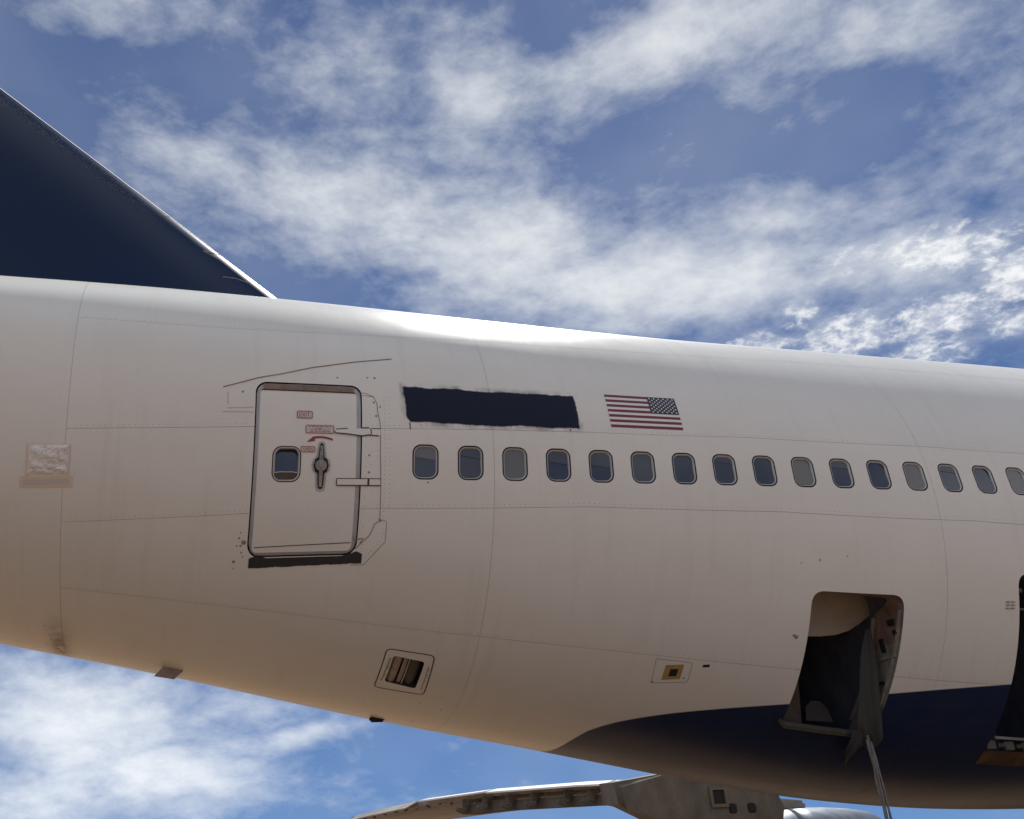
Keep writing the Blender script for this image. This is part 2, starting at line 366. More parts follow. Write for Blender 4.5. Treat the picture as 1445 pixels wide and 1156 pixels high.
def inset_loop(lp, d):                   # move an outline inwards by d metres (x, theta*R plane)
    a = lp.copy(); a[:, 1] *= 3.0
    area = .5 * np.sum(a[:, 0] * np.roll(a[:, 1], -1) - np.roll(a[:, 0], -1) * a[:, 1]); sg = 1 if area > 0 else -1
    e = np.roll(a, -1, 0) - np.roll(a, 1, 0); e /= np.linalg.norm(e, axis=1, keepdims=True) + 1e-9
    n = np.stack([-e[:, 1], e[:, 0]], -1) * sg
    a = a + n * d; a[:, 1] /= 3.0; return a
def strip_between(name, A, offA, B, offB, m, parent, smooth=True, label=None):
    va = on(A[:, 0], A[:, 1], offA); vb = on(B[:, 0], B[:, 1], offB); n = len(A)
    return mesh(name, list(va) + list(vb), [(i, (i + 1) % n, n + (i + 1) % n, n + i) for i in range(n)], m, parent, smooth, label)
def inside(P, poly):
    x, y = P[:, 0], P[:, 1]; c = np.zeros(len(P), bool); n = len(poly); j = n - 1
    for i in range(n):
        xi, yi = poly[i]; xj, yj = poly[j]
        cr = ((yi > y) != (yj > y)) & (x < (xj - xi) * (y - yi) / (yj - yi + 1e-15) + xi); c ^= cr; j = i
    return c
def skin_patch(name, outline, holes, m, parent, dx=.14, dth=R(2.4), off=0., label=None):
    """curved sheet over an outline in (x, theta) with openings cut out of it"""
    outline = np.array(outline, float); K = 3.0
    x0, x1 = outline[:, 0].min(), outline[:, 0].max(); t0, t1 = outline[:, 1].min(), outline[:, 1].max()
    holes = [h for h in holes if h[:, 0].max() > x0 and h[:, 0].min() < x1 and h[:, 1].max() > t0 and h[:, 1].min() < t1]
    gx, gt = np.meshgrid(np.arange(x0 + dx / 2, x1, dx), np.arange(t0 + dth / 2, t1, dth)); G = np.stack([gx.ravel(), gt.ravel()], -1)
    keep = inside(G, outline)
    bpts = np.concatenate([outline] + holes)
    for h in holes: keep &= ~inside(G, h)
    G = G[keep]
    if len(G):
        dmin = np.full(len(G), 9.)
        for q in bpts: dmin = np.minimum(dmin, np.hypot(G[:, 0] - q[0], (G[:, 1] - q[1]) * K))
        G = G[dmin > .035]
    pts = list(map(tuple, outline)); edges = [(i, (i + 1) % len(outline)) for i in range(len(outline))]
    for h in holes:
        o = len(pts); pts += list(map(tuple, h)); edges += [(o + i, o + (i + 1) % len(h)) for i in range(len(h))]
    pts += list(map(tuple, G))
    vs_, es_, fs_, *_ = delaunay_2d_cdt([Vector((p[0], p[1] * K)) for p in pts], edges, [], 0, 1e-5)
    V = np.array([(v.x, v.y / K) for v in vs_]); F = np.array([f[:] for f in fs_])
    cen = V[F].mean(1); ok = inside(cen, outline)
    for h in holes: ok &= ~inside(cen, h)
    F = F[ok]
    a = V[F]; ar = (a[:, 1, 0] - a[:, 0, 0]) * (a[:, 2, 1] - a[:, 0, 1]) - (a[:, 2, 0] - a[:, 0, 0]) * (a[:, 1, 1] - a[:, 0, 1])
    F = F[np.abs(ar) > 1e-9]
    F = [tuple(f) for f in F.tolist()]
    return mesh(name, on(V[:, 0], V[:, 1], off), F, m, parent, normals=N(V[:, 0], V[:, 1]), label=label)
def decal_ribbon(pts, width, off=.003):      # thin line on the skin, pts in (x, theta); returns verts, faces
    P = np.array(pts, float); q = P.copy(); q[:, 1] *= 3.0
    t = np.gradient(q, axis=0); t /= np.linalg.norm(t, axis=1, keepdims=True) + 1e-9
    nn = np.stack([-t[:, 1], t[:, 0]], -1) * width / 2
    A, B = q + nn, q - nn; A[:, 1] /= 3.0; B[:, 1] /= 3.0
    v = list(on(A[:, 0], A[:, 1], off)) + list(on(B[:, 0], B[:, 1], off)); n = len(P)
    return v, [(i, i + 1, n + i + 1, n + i) for i in range(n - 1)]
def ribbons(name, lines, width, m, parent, off=.003, label=None, kind=None):
    """thin strips on the skin: one object each, or one joined object when kind is given"""
    V, F, o_ = [], [], None
    for ln in lines:
        wd = width
        if isinstance(ln, tuple): ln, wd = ln
        v, f = decal_ribbon(ln, wd, off)
        if kind: k = len(V); V += v; F += [tuple(i + k for i in a) for a in f]
        else: o_ = mesh(name, v, f, m, parent, label=label)
    return mesh(name, V, F, m, parent, label=label, kind=kind) if kind else o_
def xz(*pts, step=.06):                       # polyline in metres (x, z) -> dense (x, theta)
    out = []
    for (a, b), (c, d) in zip(pts, pts[1:]):
        n = max(1, int(math.dist((a, b), (c, d)) / step))
        out += [(a + (c - a) * k / n, b + (d - b) * k / n) for k in range(n)]
    out.append(pts[-1]); return [(x, float(TH(x, z))) for x, z in out]
def dg(*pts, step=.06):                       # polyline in (x, degrees)
    out = []
    for (a, b), (c, d) in zip(pts, pts[1:]):
        n = max(1, int(math.hypot(c - a, R(d - b) * 3) / step))
        out += [(a + (c - a) * k / n, R(b + (d - b) * k / n)) for k in range(n)]
    out.append((pts[-1][0], R(pts[-1][1]))); return out
def decal_grid(name, x0, x1, z0, z1, off, m, parent, nx=30, nz=10, uv=False, label=None):
    X, Z = np.meshgrid(np.linspace(x0, x1, nx), np.linspace(z0, z1, nz)); x, z = X.ravel(), Z.ravel()
    v = onz(x, z, off); f = [(j * nx + i, j * nx + i + 1, (j + 1) * nx + i + 1, (j + 1) * nx + i) for j in range(nz - 1) for i in range(nx - 1)]
    return mesh(name, v, f, m, parent, normals=N(x, TH(x, z)), uvs=[(a - x0, b - z0) for a, b in zip(x, z)] if uv else None, label=label)
def decal_poly(name, lp, off, m, parent, label=None, thick=0.):
    v = list(on(lp[:, 0], lp[:, 1], off)); n = len(v); c = lp.mean(0); v.append(on(c[0], c[1], off))
    f = [(i, (i + 1) % n, n) for i in range(n)]
    if thick:
        k = len(v); v += list(on(lp[:, 0], lp[:, 1], off - thick)); f += [(k + i, k + (i + 1) % n, (i + 1) % n, i) for i in range(n)]
    return mesh(name, v, f, m, parent, label=label)
def text_on(name, body, xc, zc_, height, m, parent, off, width=None):
    cu = bpy.data.curves.new(name, 'FONT'); cu.body = body; cu.size = 1; cu.align_x = 'CENTER'; cu.align_y = 'CENTER'; cu.resolution_u = 2
    o = bpy.data.objects.new(name, cu); C.objects.link(o)
    me = bpy.data.meshes.new_from_object(o.evaluated_get(bpy.context.evaluated_depsgraph_get())); bpy.data.objects.remove(o); bpy.data.curves.remove(cu)
    a = np.array([v.co[:] for v in me.vertices]); lo, hi = a.min(0), a.max(0)
    s = height / (hi[1] - lo[1]); sx = s if width is None else width / (hi[0] - lo[0])
    x = xc + (a[:, 0] - (lo[0] + hi[0]) / 2) * sx; z = zc_ + (a[:, 1] - (lo[1] + hi[1]) / 2) * s
    p = onz(x, z, off)
    for v, q in zip(me.vertices, p): v.co = q
    me.materials.clear(); me.name = name
    return link(name, me, m, parent)

# ------------------------------------------------------------------ ground
GZ = -5.212
g = mesh('ground', [(-4000, -4000, GZ), (4000, -4000, GZ), (4000, 4000, GZ), (-4000, 4000, GZ)], [(0, 1, 2, 3)], M['ground'])
g['kind'] = 'structure'

# ------------------------------------------------------------------ airliner
plane = bpy.data.objects.new('jet_airliner', None); C.objects.link(plane)
plane.empty_display_size = .5
plane['label'] = 'white retired jet airliner with navy tail fin, navy belly and open cargo doors'
plane['category'] = 'airliner'
AX = None
plane.location = (5.735, 0, GZ)
AIR = bpy.data.objects.new('fuselage', None)   # replaced below by the frame mesh

# openings (x, theta)
WX = [.508 * k for k in range(16)] + [.508 * k for k in range(16, 22)]
W_HALF, W_Z0, W_Z1 = .147, .030, .412
win_loops = [loop_xz(roundrect(x - W_HALF, x + W_HALF, W_Z0, W_Z1, .098, 6, .2)) for x in WX]
door_hole = loop_quad([(-1.868, -.2), (-.742, 3.0), (-.682, -34.2), (-1.832, -40.0)], [.13, .13, .15, .15], 7)
door_hole = loop_xz([(x, z) for x, z in roundrect(-1.862, -.702, -.708, 1.078, .125, 7, .1)])
bulk = loop_quad([(4.563, -25.6), (5.735, -23.75), (5.745, -55.0), (4.575, -56.2)], [.16, .15, .05, .05], 6)
aft = loop_quad([(7.29, -16.6), (9.95, -14.6), (9.95, -55.5), (7.36, -56.3)], [.16, .16, .06, .06], 6)
valve = loop_quad([(-.122, -57.9), (.238, -58.0), (.226, -67.6), (-.145, -67.0)], .04, 4, .05)
holes = win_loops + [door_hole, bulk, aft, valve]

# fuselage frame: sealant strips that back every skin joint, plus the far side shell
LAP1 = [(-3.787, 12.6), (-2.19, 17.0), (.777, 27.5), (2.6, 32.4), (5.1, 38.1), (6.306, 39.5), (7.45, 40.5), (9.2, 40.6), (40, 40.6)]
LAP2 = [(-3.787, -19.0), (-1.855, -11.5), (-.318, -6.6), (.777, -3.2), (3.9, 5.3), (6.35, 9.6), (7.9, 10.9), (12, 11.2), (40, 11.2)]
LAP3 = [(-3.787, -40.0), (-1.8, -30.0), (-.53, -24.3), (1.86, -16.3), (4.18, -10.8), (6.73, -6.9), (9, -5.6), (12, -5.2), (40, -5.2)]
LAP4 = [(-3.787, -57.3), (-1.09, -51.5), (.88, -48.2), (4.57, -42.5), (5.82, -40.6), (7.36, -39.6), (12, -38.6), (40, -38.6)]
def lapth(L, x): a = np.array(L); return R(1) * np.interp(x, a[:, 0], a[:, 1])
CROWN, KEEL = R(74), R(-100)
lap_f = [lambda x: KEEL + 0 * x, lambda x: lapth(LAP4, x), lambda x: lapth(LAP3, x), lambda x: lapth(LAP2, x), lambda x: lapth(LAP1, x), lambda x: CROWN + 0 * x]
BUTT = [-3.787, .777, 6.306, 12.0]
fl = []
for L in (LAP1, LAP2, LAP3, LAP4):
    x = np.arange(-3.9, 14, .12)
    keep = np.ones(len(x), bool); th = lapth(L, x)
    for h in holes: keep &= ~inside(np.stack([x, th], -1), scale_loop(h, 1.04))
    run = []
    for i in range(len(x)):
        if keep[i]: run.append((x[i], th[i]))
        if (not keep[i] or i == len(x) - 1):
            if len(run) > 1: fl.append((run, .06))
            run = []
for bx in BUTT:
    th = np.linspace(KEEL, CROWN, 130); run = []
    for t in th:
        bad = any(inside(np.array([[bx, t]]), scale_loop(h, 1.04))[0] for h in holes)
        if not bad: run.append((bx, t))
        elif len(run) > 1: fl.append((run, .06)); run = []
    if len(run) > 1: fl.append((run, .06))
def shell(name, x0, x1, t0, t1, nx, nt, par):
    X, T = np.meshgrid(np.linspace(x0, x1, nx), np.linspace(t0, t1, nt)); x, t = X.ravel(), T.ravel()
    return mesh(name, S(x, t), [(j * nx + i, j * nx + i + 1, (j + 1) * nx + i + 1, (j + 1) * nx + i) for j in range(nt - 1) for i in range(nx - 1)], M['skin'], par, normals=N(x, t))
fus = shell('fuselage', -16, 12, CROWN + .001, R(260) - .001, 90, 70, plane)
ribbons('joint_strip', fl, .06, M['joint'], fus, off=-.009)

def panel_outline(x0, x1, fb, ft, gx=.0014, gt=.0006):
    n = max(2, int((x1 - x0) / .22)); x = np.linspace(x0 + gx, x1 - gx, n)
    b = np.stack([x, fb(x) + gt], -1); t = np.stack([x, ft(x) - gt], -1)
    m_ = max(2, int((t[-1, 1] - b[-1, 1]) / R(2.4)))
    rt = [(x[-1], b[-1, 1] + (t[-1, 1] - b[-1, 1]) * k / m_) for k in range(1, m_)]
    lf = [(x[0], t[0, 1] + (b[0, 1] - t[0, 1]) * k / m_) for k in range(1, m_)]
    return list(map(tuple, b)) + rt + list(map(tuple, t[::-1])) + lf
for bi in range(3):
    for r_ in range(5):
        skin_patch('skin_panel', panel_outline(BUTT[bi], BUTT[bi + 1], lap_f[r_], lap_f[r_ + 1]), holes, M['skin'], fus)
skin_patch('skin_panel', panel_outline(-9, BUTT[0], lap_f[0], lap_f[5]), [], M['skin'], fus, dx=.2)
def coarse(*a): return shell('skin_panel', *a, fus)
coarse(-16, -9.002, KEEL, CROWN, 24, 60)
coarse(12.003, 41, R(-100), R(260), 60, 90)
# tail cone cap
x, t = np.full(40, -16.), np.linspace(0, 2 * math.pi, 40, endpoint=False)
mesh('tail_cone_cap', list(S(x, t)) + [(-16.4, 0, float(prof(-16.)[3]))], [(i, (i + 1) % 40, 40) for i in range(40)], M['skin'], plane)

def flat_pane(name, lp, off_, m, parent, up):
    c = lp.mean(0); p0 = on(c[0], c[1], off_); nn = N(c[0], c[1] + R(up)); pts = on(lp[:, 0], lp[:, 1], off_)
    pts = pts - nn * ((pts - p0) @ nn)[:, None]
    return mesh(name, pts, [tuple(range(len(pts)))], m, parent)
# ---- cabin windows: trim frame > seal, pane
SHADED = {2: 'shade', 9: 'shade', 12: 'shade', 15: 'shade', 5: 'mid', 1: 'mid', 0: 'mid'}
for k, (x, lp) in enumerate(zip(WX, win_loops)):
    A = inset_loop(lp, .017); B = inset_loop(lp, .022); D = inset_loop(lp, .032)
    n = len(lp); loops = [(A, -.002), (B, -.003), (D, -.020)]
    V = np.concatenate([on(l[:, 0], l[:, 1], o) for l, o in loops])
    F = [(r_ * n + i, r_ * n + (i + 1) % n, (r_ + 1) * n + (i + 1) % n, (r_ + 1) * n + i) for r_ in range(2) for i in range(n)]
    wf = mesh('window', V, F, M['rim'], plane, smooth=False)
    strip_between('seal', lp, -.001, A, -.006, M['rubber'], wf)
    if SHADED.get(k) == 'shade': wf['label'] = 'cabin window with its pale grey shade fully down'
    flat_pane('pane', inset_loop(lp, .027), -.021, M[SHADED.get(k, 'pane')], wf, 3.0 + 1.2 * math.sin(k * 2.4))

for k, fr, mm in ((0, .38, 'shade'), (1, .30, 'mid'), (3, .42, 'mid'), (4, .50, 'mid'), (7, .22, 'mid'), (10, .30, 'mid'), (13, .24, 'mid')):  # paler bands over pane tops: shades part down, some painting in a reflected band
    lp = inset_loop(win_loops[k], .033); t0, t1 = lp[:, 1].min(), lp[:, 1].max(); cut = t1 - (t1 - t0) * fr
    q = lp.copy(); q[:, 1] = np.maximum(q[:, 1], cut); wf = [o for o in plane.children if o.name.startswith('window')][k]
    c_ = lp.mean(0); p0 = on(c_[0], c_[1], -.0155); nn = N(c_[0], c_[1] + R(3)); P_ = on(q[:, 0], q[:, 1], -.015); P_ = P_ - nn * ((P_ - p0) @ nn)[:, None]
    keep = [i for i in range(len(P_)) if np.linalg.norm(P_[i] - P_[i - 1]) > 1e-4]
    mesh('shade', P_[keep], [tuple(range(len(keep)))], M[mm], wf)

# ---- cabin door
DI = loop_xz(roundrect(-1.812, -.762, -.668, .985, .05, 5, .09))
dw = loop_xz(roundrect(-1.660, -1.352, -.006, .364, .098, 6, .2))
door = skin_patch('cabin_door', DI, [dw], M['skin'], plane, dx=.12, off=-.004)
ring = strip_between('door_seal', DI, -.004, door_hole, -.034, M['seal'], door)
n_ = len(door_hole)
strip_between('door_jamb', door_hole, 0., inset_loop(door_hole, .002), -.06, M['rubber'], door)
# resampled so the seal follows both outlines
def resample(lp, n):
    a = lp.copy(); a[:, 1] *= 3; b = np.vstack([a, a[:1]]); L = np.r_[0, np.cumsum(np.linalg.norm(np.diff(b, axis=0), axis=1))]
    q = np.linspace(0, L[-1], n, endpoint=False); r_ = np.stack([np.interp(q, L, b[:, 0]), np.interp(q, L, b[:, 1]) / 3], -1); return r_
bpy.data.objects.remove(ring)
def match_ring(name, inner, io, outer, oo, m, parent):
    c = inner.mean(0)
    def ang(l): return np.arctan2((l[:, 1] - c[1]) * 3, l[:, 0] - c[0])
    aa = np.linspace(-math.pi, math.pi, 120, endpoint=False)
    def at(l):
        d = resample(l, 1200); o = ang(d); s = np.argsort(o); o = o[s]; d = d[s]
        o = np.r_[o[-1] - 2 * math.pi, o, o[0] + 2 * math.pi]; d = np.vstack([d[-1:], d, d[:1]])
        return np.stack([np.interp(aa, o, d[:, 0]), np.interp(aa, o, d[:, 1])], -1)
    return strip_between(name, at(inner), io, at(outer), oo, m, parent)
gap = inset_loop(door_hole, .013)
match_ring('door_seal', DI, -.004, gap, -.014, M['seal'], door)
match_ring('door_gap', gap, -.014, inset_loop(door_hole, -.004), -.062, M['rubber'], door)
# hinged gate strips across the top and bottom of the door
for z0, z1, mm in ((.992, 1.056, 'gate'),):
    decal_grid('door_gate', -1.78, -.785, z0, z1, -.001, M[mm], door, 16, 4)
ribbons('gate_edge', [xz((-1.80, .984), (-.775, .984)), (xz((-1.79, -.620), (-.775, -.592)), .008)], .011, M['dark'], door, off=.0005)
# window in the door
A = inset_loop(dw, .012); D = inset_loop(dw, .034); n = len(dw)
V = np.concatenate([on(A[:, 0], A[:, 1], -.004), on(inset_loop(dw, .02)[:, 0], inset_loop(dw, .02)[:, 1], -.004), on(D[:, 0], D[:, 1], -.024)])
dwf = mesh('door_window_frame', V, [(r_ * n + i, r_ * n + (i + 1) % n, (r_ + 1) * n + (i + 1) % n, (r_ + 1) * n + i) for r_ in range(2) for i in range(n)], M['rim'], door)
strip_between('door_window_seal', dw, -.003, A, -.009, M['rubber'], door)
flat_pane('door_window_pane', inset_loop(dw, .03), -.050, M['pane'], door, 13.0)
decal_grid('door_window_shade', -1.628, -1.384, .022, .098, -.0125, M['gatedark'], door, 8, 3)
ribbons('shade_edge', [xz((-1.628, .090), (-1.57, .098), (-1.44, .098), (-1.384, .090))], .009, M['rim'], door, off=-.0105)
# rotating handle in its dished recess
def handle_loop(grow):
    pts = []
    L = [(0, .245), (.022, .236), (.030, .205), (.044, .085), (.075, .062), (.092, .0), (.075, -.062), (.046, -.085), (.040, -.205), (.030, -.240), (0, -.250)]
    for dx, dz in L + [(-a, b) for a, b in L[-2:0:-1]]:
        r_ = math.hypot(dx, dz) + 1e-9; pts.append((-1.137 + dx * (1 + grow / max(.04, abs(dx))) if abs(dx) > .01 else -1.137, .166 + dz + (grow if dz > .2 else -grow if dz < -.2 else 0)))
    return loop_xz(pts)
decal_poly('handle_recess', handle_loop(.012), .0015, M['seal'], door)
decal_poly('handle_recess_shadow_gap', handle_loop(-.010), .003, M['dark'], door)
hb = bmesh.new()
def door_pt(x, z, off): return Vector(onz(x, z, off))
for z0, z1, w0, w1 in ((.20, .375, .030, .017), (-.055, .13, .019, .028)):
    a = [door_pt(-1.137 - w0 * .9, z0, .006), door_pt(-1.137 + w0 * .9, z0, .006), door_pt(-1.137 + w1 * .9, z1, .006), door_pt(-1.137 - w1 * .9, z1, .006)]
    b_ = [door_pt(-1.137 - w0 * .6, z0 + .004, .022), door_pt(-1.137 + w0 * .6, z0 + .004, .022), door_pt(-1.137 + w1 * .6, z1 - .004, .022), door_pt(-1.137 - w1 * .6, z1 - .004, .022)]
    va = [hb.verts.new(p) for p in a]; vb = [hb.verts.new(p) for p in b_]
    hb.faces.new(vb); [hb.faces.new((va[i], va[(i + 1) % 4], vb[(i + 1) % 4], vb[i])) for i in range(4)]
cen = door_pt(-1.137, .166, .004); nn = Vector(N(-1.137, TH(-1.137, .166)))
q = nn.to_track_quat('Z', 'Y').to_matrix().to_4x4()
for rr, h in ((.066, .02), (.03, .03)):
    bmesh.ops.create_cone(hb, cap_ends=True, segments=24, radius1=rr, radius2=rr * .86, depth=h, matrix=Matrix.Translation(cen + nn * h / 2) @ q)
bm_obj('door_handle', hb, M['handle'], door)
for dx, dz in ((-.01, .33), (.005, .26), (.006, .235), (-.018, .18), (.016, .15)):
    bt = bmesh.new(); bmesh.ops.create_icosphere(bt, subdivisions=1, radius=.007, matrix=Matrix.Translation(door_pt(-1.137 + dx, dz, .026)))
    bm_obj('handle_screw', bt, M['dark'], door)
# red printed placards
def outline_rr(name, x0, x1, z0, z1, r, wd, m, off=.0025):
    lp = loop_xz(roundrect(x0, x1, z0, z1, r, 4, .05)); B = inset_loop(lp, wd)
    return strip_between(name, lp, off, B, off, m, door, smooth=False)
outline_rr('exit_placard', -1.414, -1.244, .668, .752, .016, .009, M['redline'])
decal_poly('exit_placard_face', loop_xz(roundrect(-1.405, -1.253, .677, .743, .01, 3, .05)), .0015, M['pale'], door)
text_on('exit_lettering', 'EXIT', -1.329, .710, .046, M['redline'], door, .003, .115)
outline_rr('instruction_placard', -1.316, -1.008, .505, .597, .016, .008, M['redline'])
decal_poly('instruction_placard_face', loop_xz(roundrect(-1.308, -1.016, .513, .589, .01, 3, .05)), .0015, M['pale'], door)
random.seed(3)
lines = []
for zz, a, b in ((.580, -1.285, -1.035), (.563, -1.215, -1.13), (.546, -1.26, -1.06), (.528, -1.27, -1.05)):
    xx = a
    while xx < b:
        l_ = random.uniform(.018, .05); lines.append(xz((xx, zz), (min(b, xx + l_), zz - .004))); xx += l_ + .012
ribbons('instruction_lettering', lines, .0075, M['redline'], door, off=.0025, kind='stuff')
outline_rr('open_placard', -1.362, -1.206, .302, .366, .016, .008, M['redline'])
decal_poly('open_placard_face', loop_xz(roundrect(-1.354, -1.214, .310, .358, .01, 3, .05)), .0015, M['pale'], door)
text_on('open_lettering', 'OPEN', -1.284, .334, .034, M['redline'], door, .003, .105)
arc = [(-1.155 + .36 * math.sin(t), .105 + .36 * math.cos(t)) for t in np.linspace(R(-14), R(22), 14)]
arc = [(x, .105 + (z - .105)) for x, z in arc]
V, F = decal_ribbon(xz(*arc), .022, .0025)
hd = loop_xz([(-1.303, .410), (-1.222, .475), (-1.212, .424)]); o_ = len(V); V += list(on(hd[:, 0], hd[:, 1], .0027)); F.append((o_, o_ + 1, o_ + 2))
mesh('red_arrow', V, F, M['red'], door)
# hinge arms crossing from the door on to the fuselage side
def slab(name, pts, off, thick, m, parent):
    return decal_poly(name, loop_xz(pts), off, m, parent, thick=thick)
hu = slab('hinge_arm', [(-1.0, .522), (-.86, .510), (-.70, .492), (-.64, .505), (-.50, .497), (-.50, .566), (-.62, .574), (-.70, .572), (-.86, .566), (-1.0, .552)], .006, .008, M['skin'], plane)
hl = slab('hinge_arm', [(-.965, -.032), (-.50, -.036), (-.50, .032), (-.965, .034)], .006, .008, M['skin'], plane)
ribbons('hinge_outline', [(xz((-1.0, .536), (-.995, .515), (-.86, .506), (-.70, .488), (-.64, .500), (-.52, .492)), .013), (xz((-.99, .556), (-.86, .568)), .01), (xz((-.705, .575), (-.625, .580)), .014), (xz((-.70, .49), (-.61, .50), (-.60, .53), (-.61, .57)), .012), (xz((-.60, .572), (-.50, .572)), .008),
    ], .01, M['hingeline'], hu, off=.0075)
ribbons('hinge_outline', [(xz((-.965, -.034), (-.965, .034)), .01), (xz((-.965, -.034), (-.49, -.037)), .012), (xz((-.965, .034), (-.49, .034)), .009), (xz((-.622, -.036), (-.622, .036)), .022)], .01, M['hingeline'], hl, off=.0075)

# scuff strip below the door with a ragged lower edge
random.seed(11)
xs = np.linspace(-1.832, -.638, 70); top = np.interp(xs, [-1.832, -1.75, -1.65, -.86, -.76, -.7, -.638], [-.715, -.69, -.716, -.714, -.69, -.672, -.70])
low = np.array([-.803 + .018 * (x + 1.83) / 1.2 + .0015 * math.sin(x * 23) + random.uniform(-.0022, .0022) for x in xs])
Vv = list(onz(xs, top, .004)) + list(onz(xs, low, .004)); n = len(xs)
mesh('scuff_strip', Vv, [(i, i + 1, n + i + 1, n + i) for i in range(n - 1)], M['grit'], plane)

# rain gutter above the door, access cover outlines beside it
gb = bmesh.new()
gp = dg((-2.21, -3.7), (-1.98, -1.5), (-1.6, 2.2), (-1.25, 6.05), (-.76, 10.4), (-.33, 13.6), step=.05)
add_tube(gb, [on(x, t, .003) for x, t in gp], .0055, 6)
bm_obj('rain_gutter', gb, M['gutter'], plane, True)
ribbons('access_cover_seam', [(xz((-.75, 1.0), (-.66, .985), (-.575, .95), (-.535, .87), (-.53, .77), (-.507, .66), (-.50, .56), (-.50, .3), (-.487, 0), (-.477, -.37), (-.478, -.385)), .009),
    (xz((-.73, .965), (-.6, .95), (-.56, .945)), .006), (xz((-.495, -.37), (-.42, -.385), (-.40, -.40), (-.402, -.59), (-.61, -.80), (-.75, -.80)), .006),
    (xz((-.47, -.38), (-.53, -.42), (-.57, -.52), (-.66, -.60), (-.72, -.655)), .009), (xz((-.735, -.566), (-.635, -.555), (-.675, -.60)), .016),
    ], .008, M['line'], plane, off=.002, kind=None)

ribbons('faded_marking', [xz((-2.16, .76), (-1.88, .775)), xz((-2.21, .72), (-1.88, .722)), xz((-2.15, .80), (-2.16, .94))], .008, M['faint'], plane, off=.002)

# ---- fastener heads (rows along laps and round the door), one mesh of small domes
random.seed(5)
rv = []
def rivet_row(pts, pitch, off_t=0.):
    P = np.array(pts); q = P.copy(); q[:, 1] *= 3; L = np.r_[0, np.cumsum(np.linalg.norm(np.diff(q, axis=0), axis=1))]
    for s in np.arange(0, L[-1], pitch):
        rv.append((np.interp(s, L, P[:, 0]), np.interp(s, L, P[:, 1]) + off_t, random.uniform(.0034, .0052)))
for L, o in ((LAP2, .012), (LAP3, .012), (LAP4, .012), (LAP1, .012)):
    x = np.arange(-3.7, 11.8, .1); rivet_row(list(zip(x, lapth(L, x))), .062, o)
for k in range(7):
    z0 = 1.0 - .0; rivet_row(xz((-.455 + .0 * k, .95), (-.44, -.36)), .05)
rivet_row(xz((-.40, .95), (-.385, -.3)), .05); rivet_row(xz((-.53, .42), (-.52, -.3)), .09); rivet_row(xz((-.66, .9), (-.655, -.5)), .11); rivet_row(xz((-.60, .45), (-.585, -.45)), .14)
rivet_row(xz((-.43, -.42), (-.44, -.57), (-.6, -.73)), .05); rivet_row(xz((-.55, -.47), (-.66, -.66)), .05)
for x, z, r_ in [(-.97, 1.17, .012), (-.63, 1.19, .012), (-.55, 1.19, .016), (-1.9, -.57, .030), (-1.93, -.60, .014), (-1.95, -.53, .014), (-1.99, -.74, .020), (-1.92, -.66, .011), (-1.97, -.60, .011), (-1.9, -.70, .010), (-1.99, -.80, .008), (-1.94, -.48, .010), (-1.88, -.51, .008), (-.57, .88, .014), (-.545, .72, .014), (-.62, .28, .013), (-.62, .10, .014), (-.50, .83, .012),
    (-2.0, .95, .014), (-.47, -.385, .016), (.03, .0, .012), (4.43, -1.60, .028), (4.40, -1.585, .020), (4.65, -.80, .014), (5.0, -.76, .009), (4.42, -.83, .010), (3.0, -1.84, .012), (3.17, -1.85, .014), (2.87, -1.99, .015), (3.22, -1.97, .014), (.47, -2.15, .013), (.62, -2.13, .013), (.36, -2.06, .010), (.55, -2.03, .010), (.28, -2.14, .012), (.42, -2.19, .012)]:
    rv.append((x, float(TH(x, z)), r_))
for k in range(9): rv.append((-3.98 + .02 * k, R(-72.5 - 2.3 * k), .013 if k > 2 else .010))
rv = [r_ for r_ in rv if not any(inside(np.array([[r_[0], r_[1]]]), scale_loop(h, 1.05))[0] for h in holes)]
V, F = [], []
for x, t, r_ in rv:
    p = Vector(on(x, t, 0)); nn = Vector(N(x, t)); a = nn.orthogonal().normalized(); b_ = nn.cross(a); o_ = len(V)
    V += [p + (a * math.cos(k * 1.2566) + b_ * math.sin(k * 1.2566)) * r_ + nn * .0005 for k in range(5)] + [p + nn * r_ * .35]
    F += [(o_ + k, o_ + (k + 1) % 5, o_ + 5) for k in range(5)]
mesh('rivets', V, F, M['line'], plane, kind='stuff')

# ---- painted-over nameplate and its runs
decal_grid('painted_over_nameplate', -.235 - .045, 1.99, .596, 1.158, .0025, M['patch'], plane, 60, 14, uv=True)
ribbons('paint_run', [xz((-.172, .66), (-.166, .58)), xz((1.70, .66), (1.705, .628))], .011, M['patch'] if False else M['flagblue'], plane, off=.003)

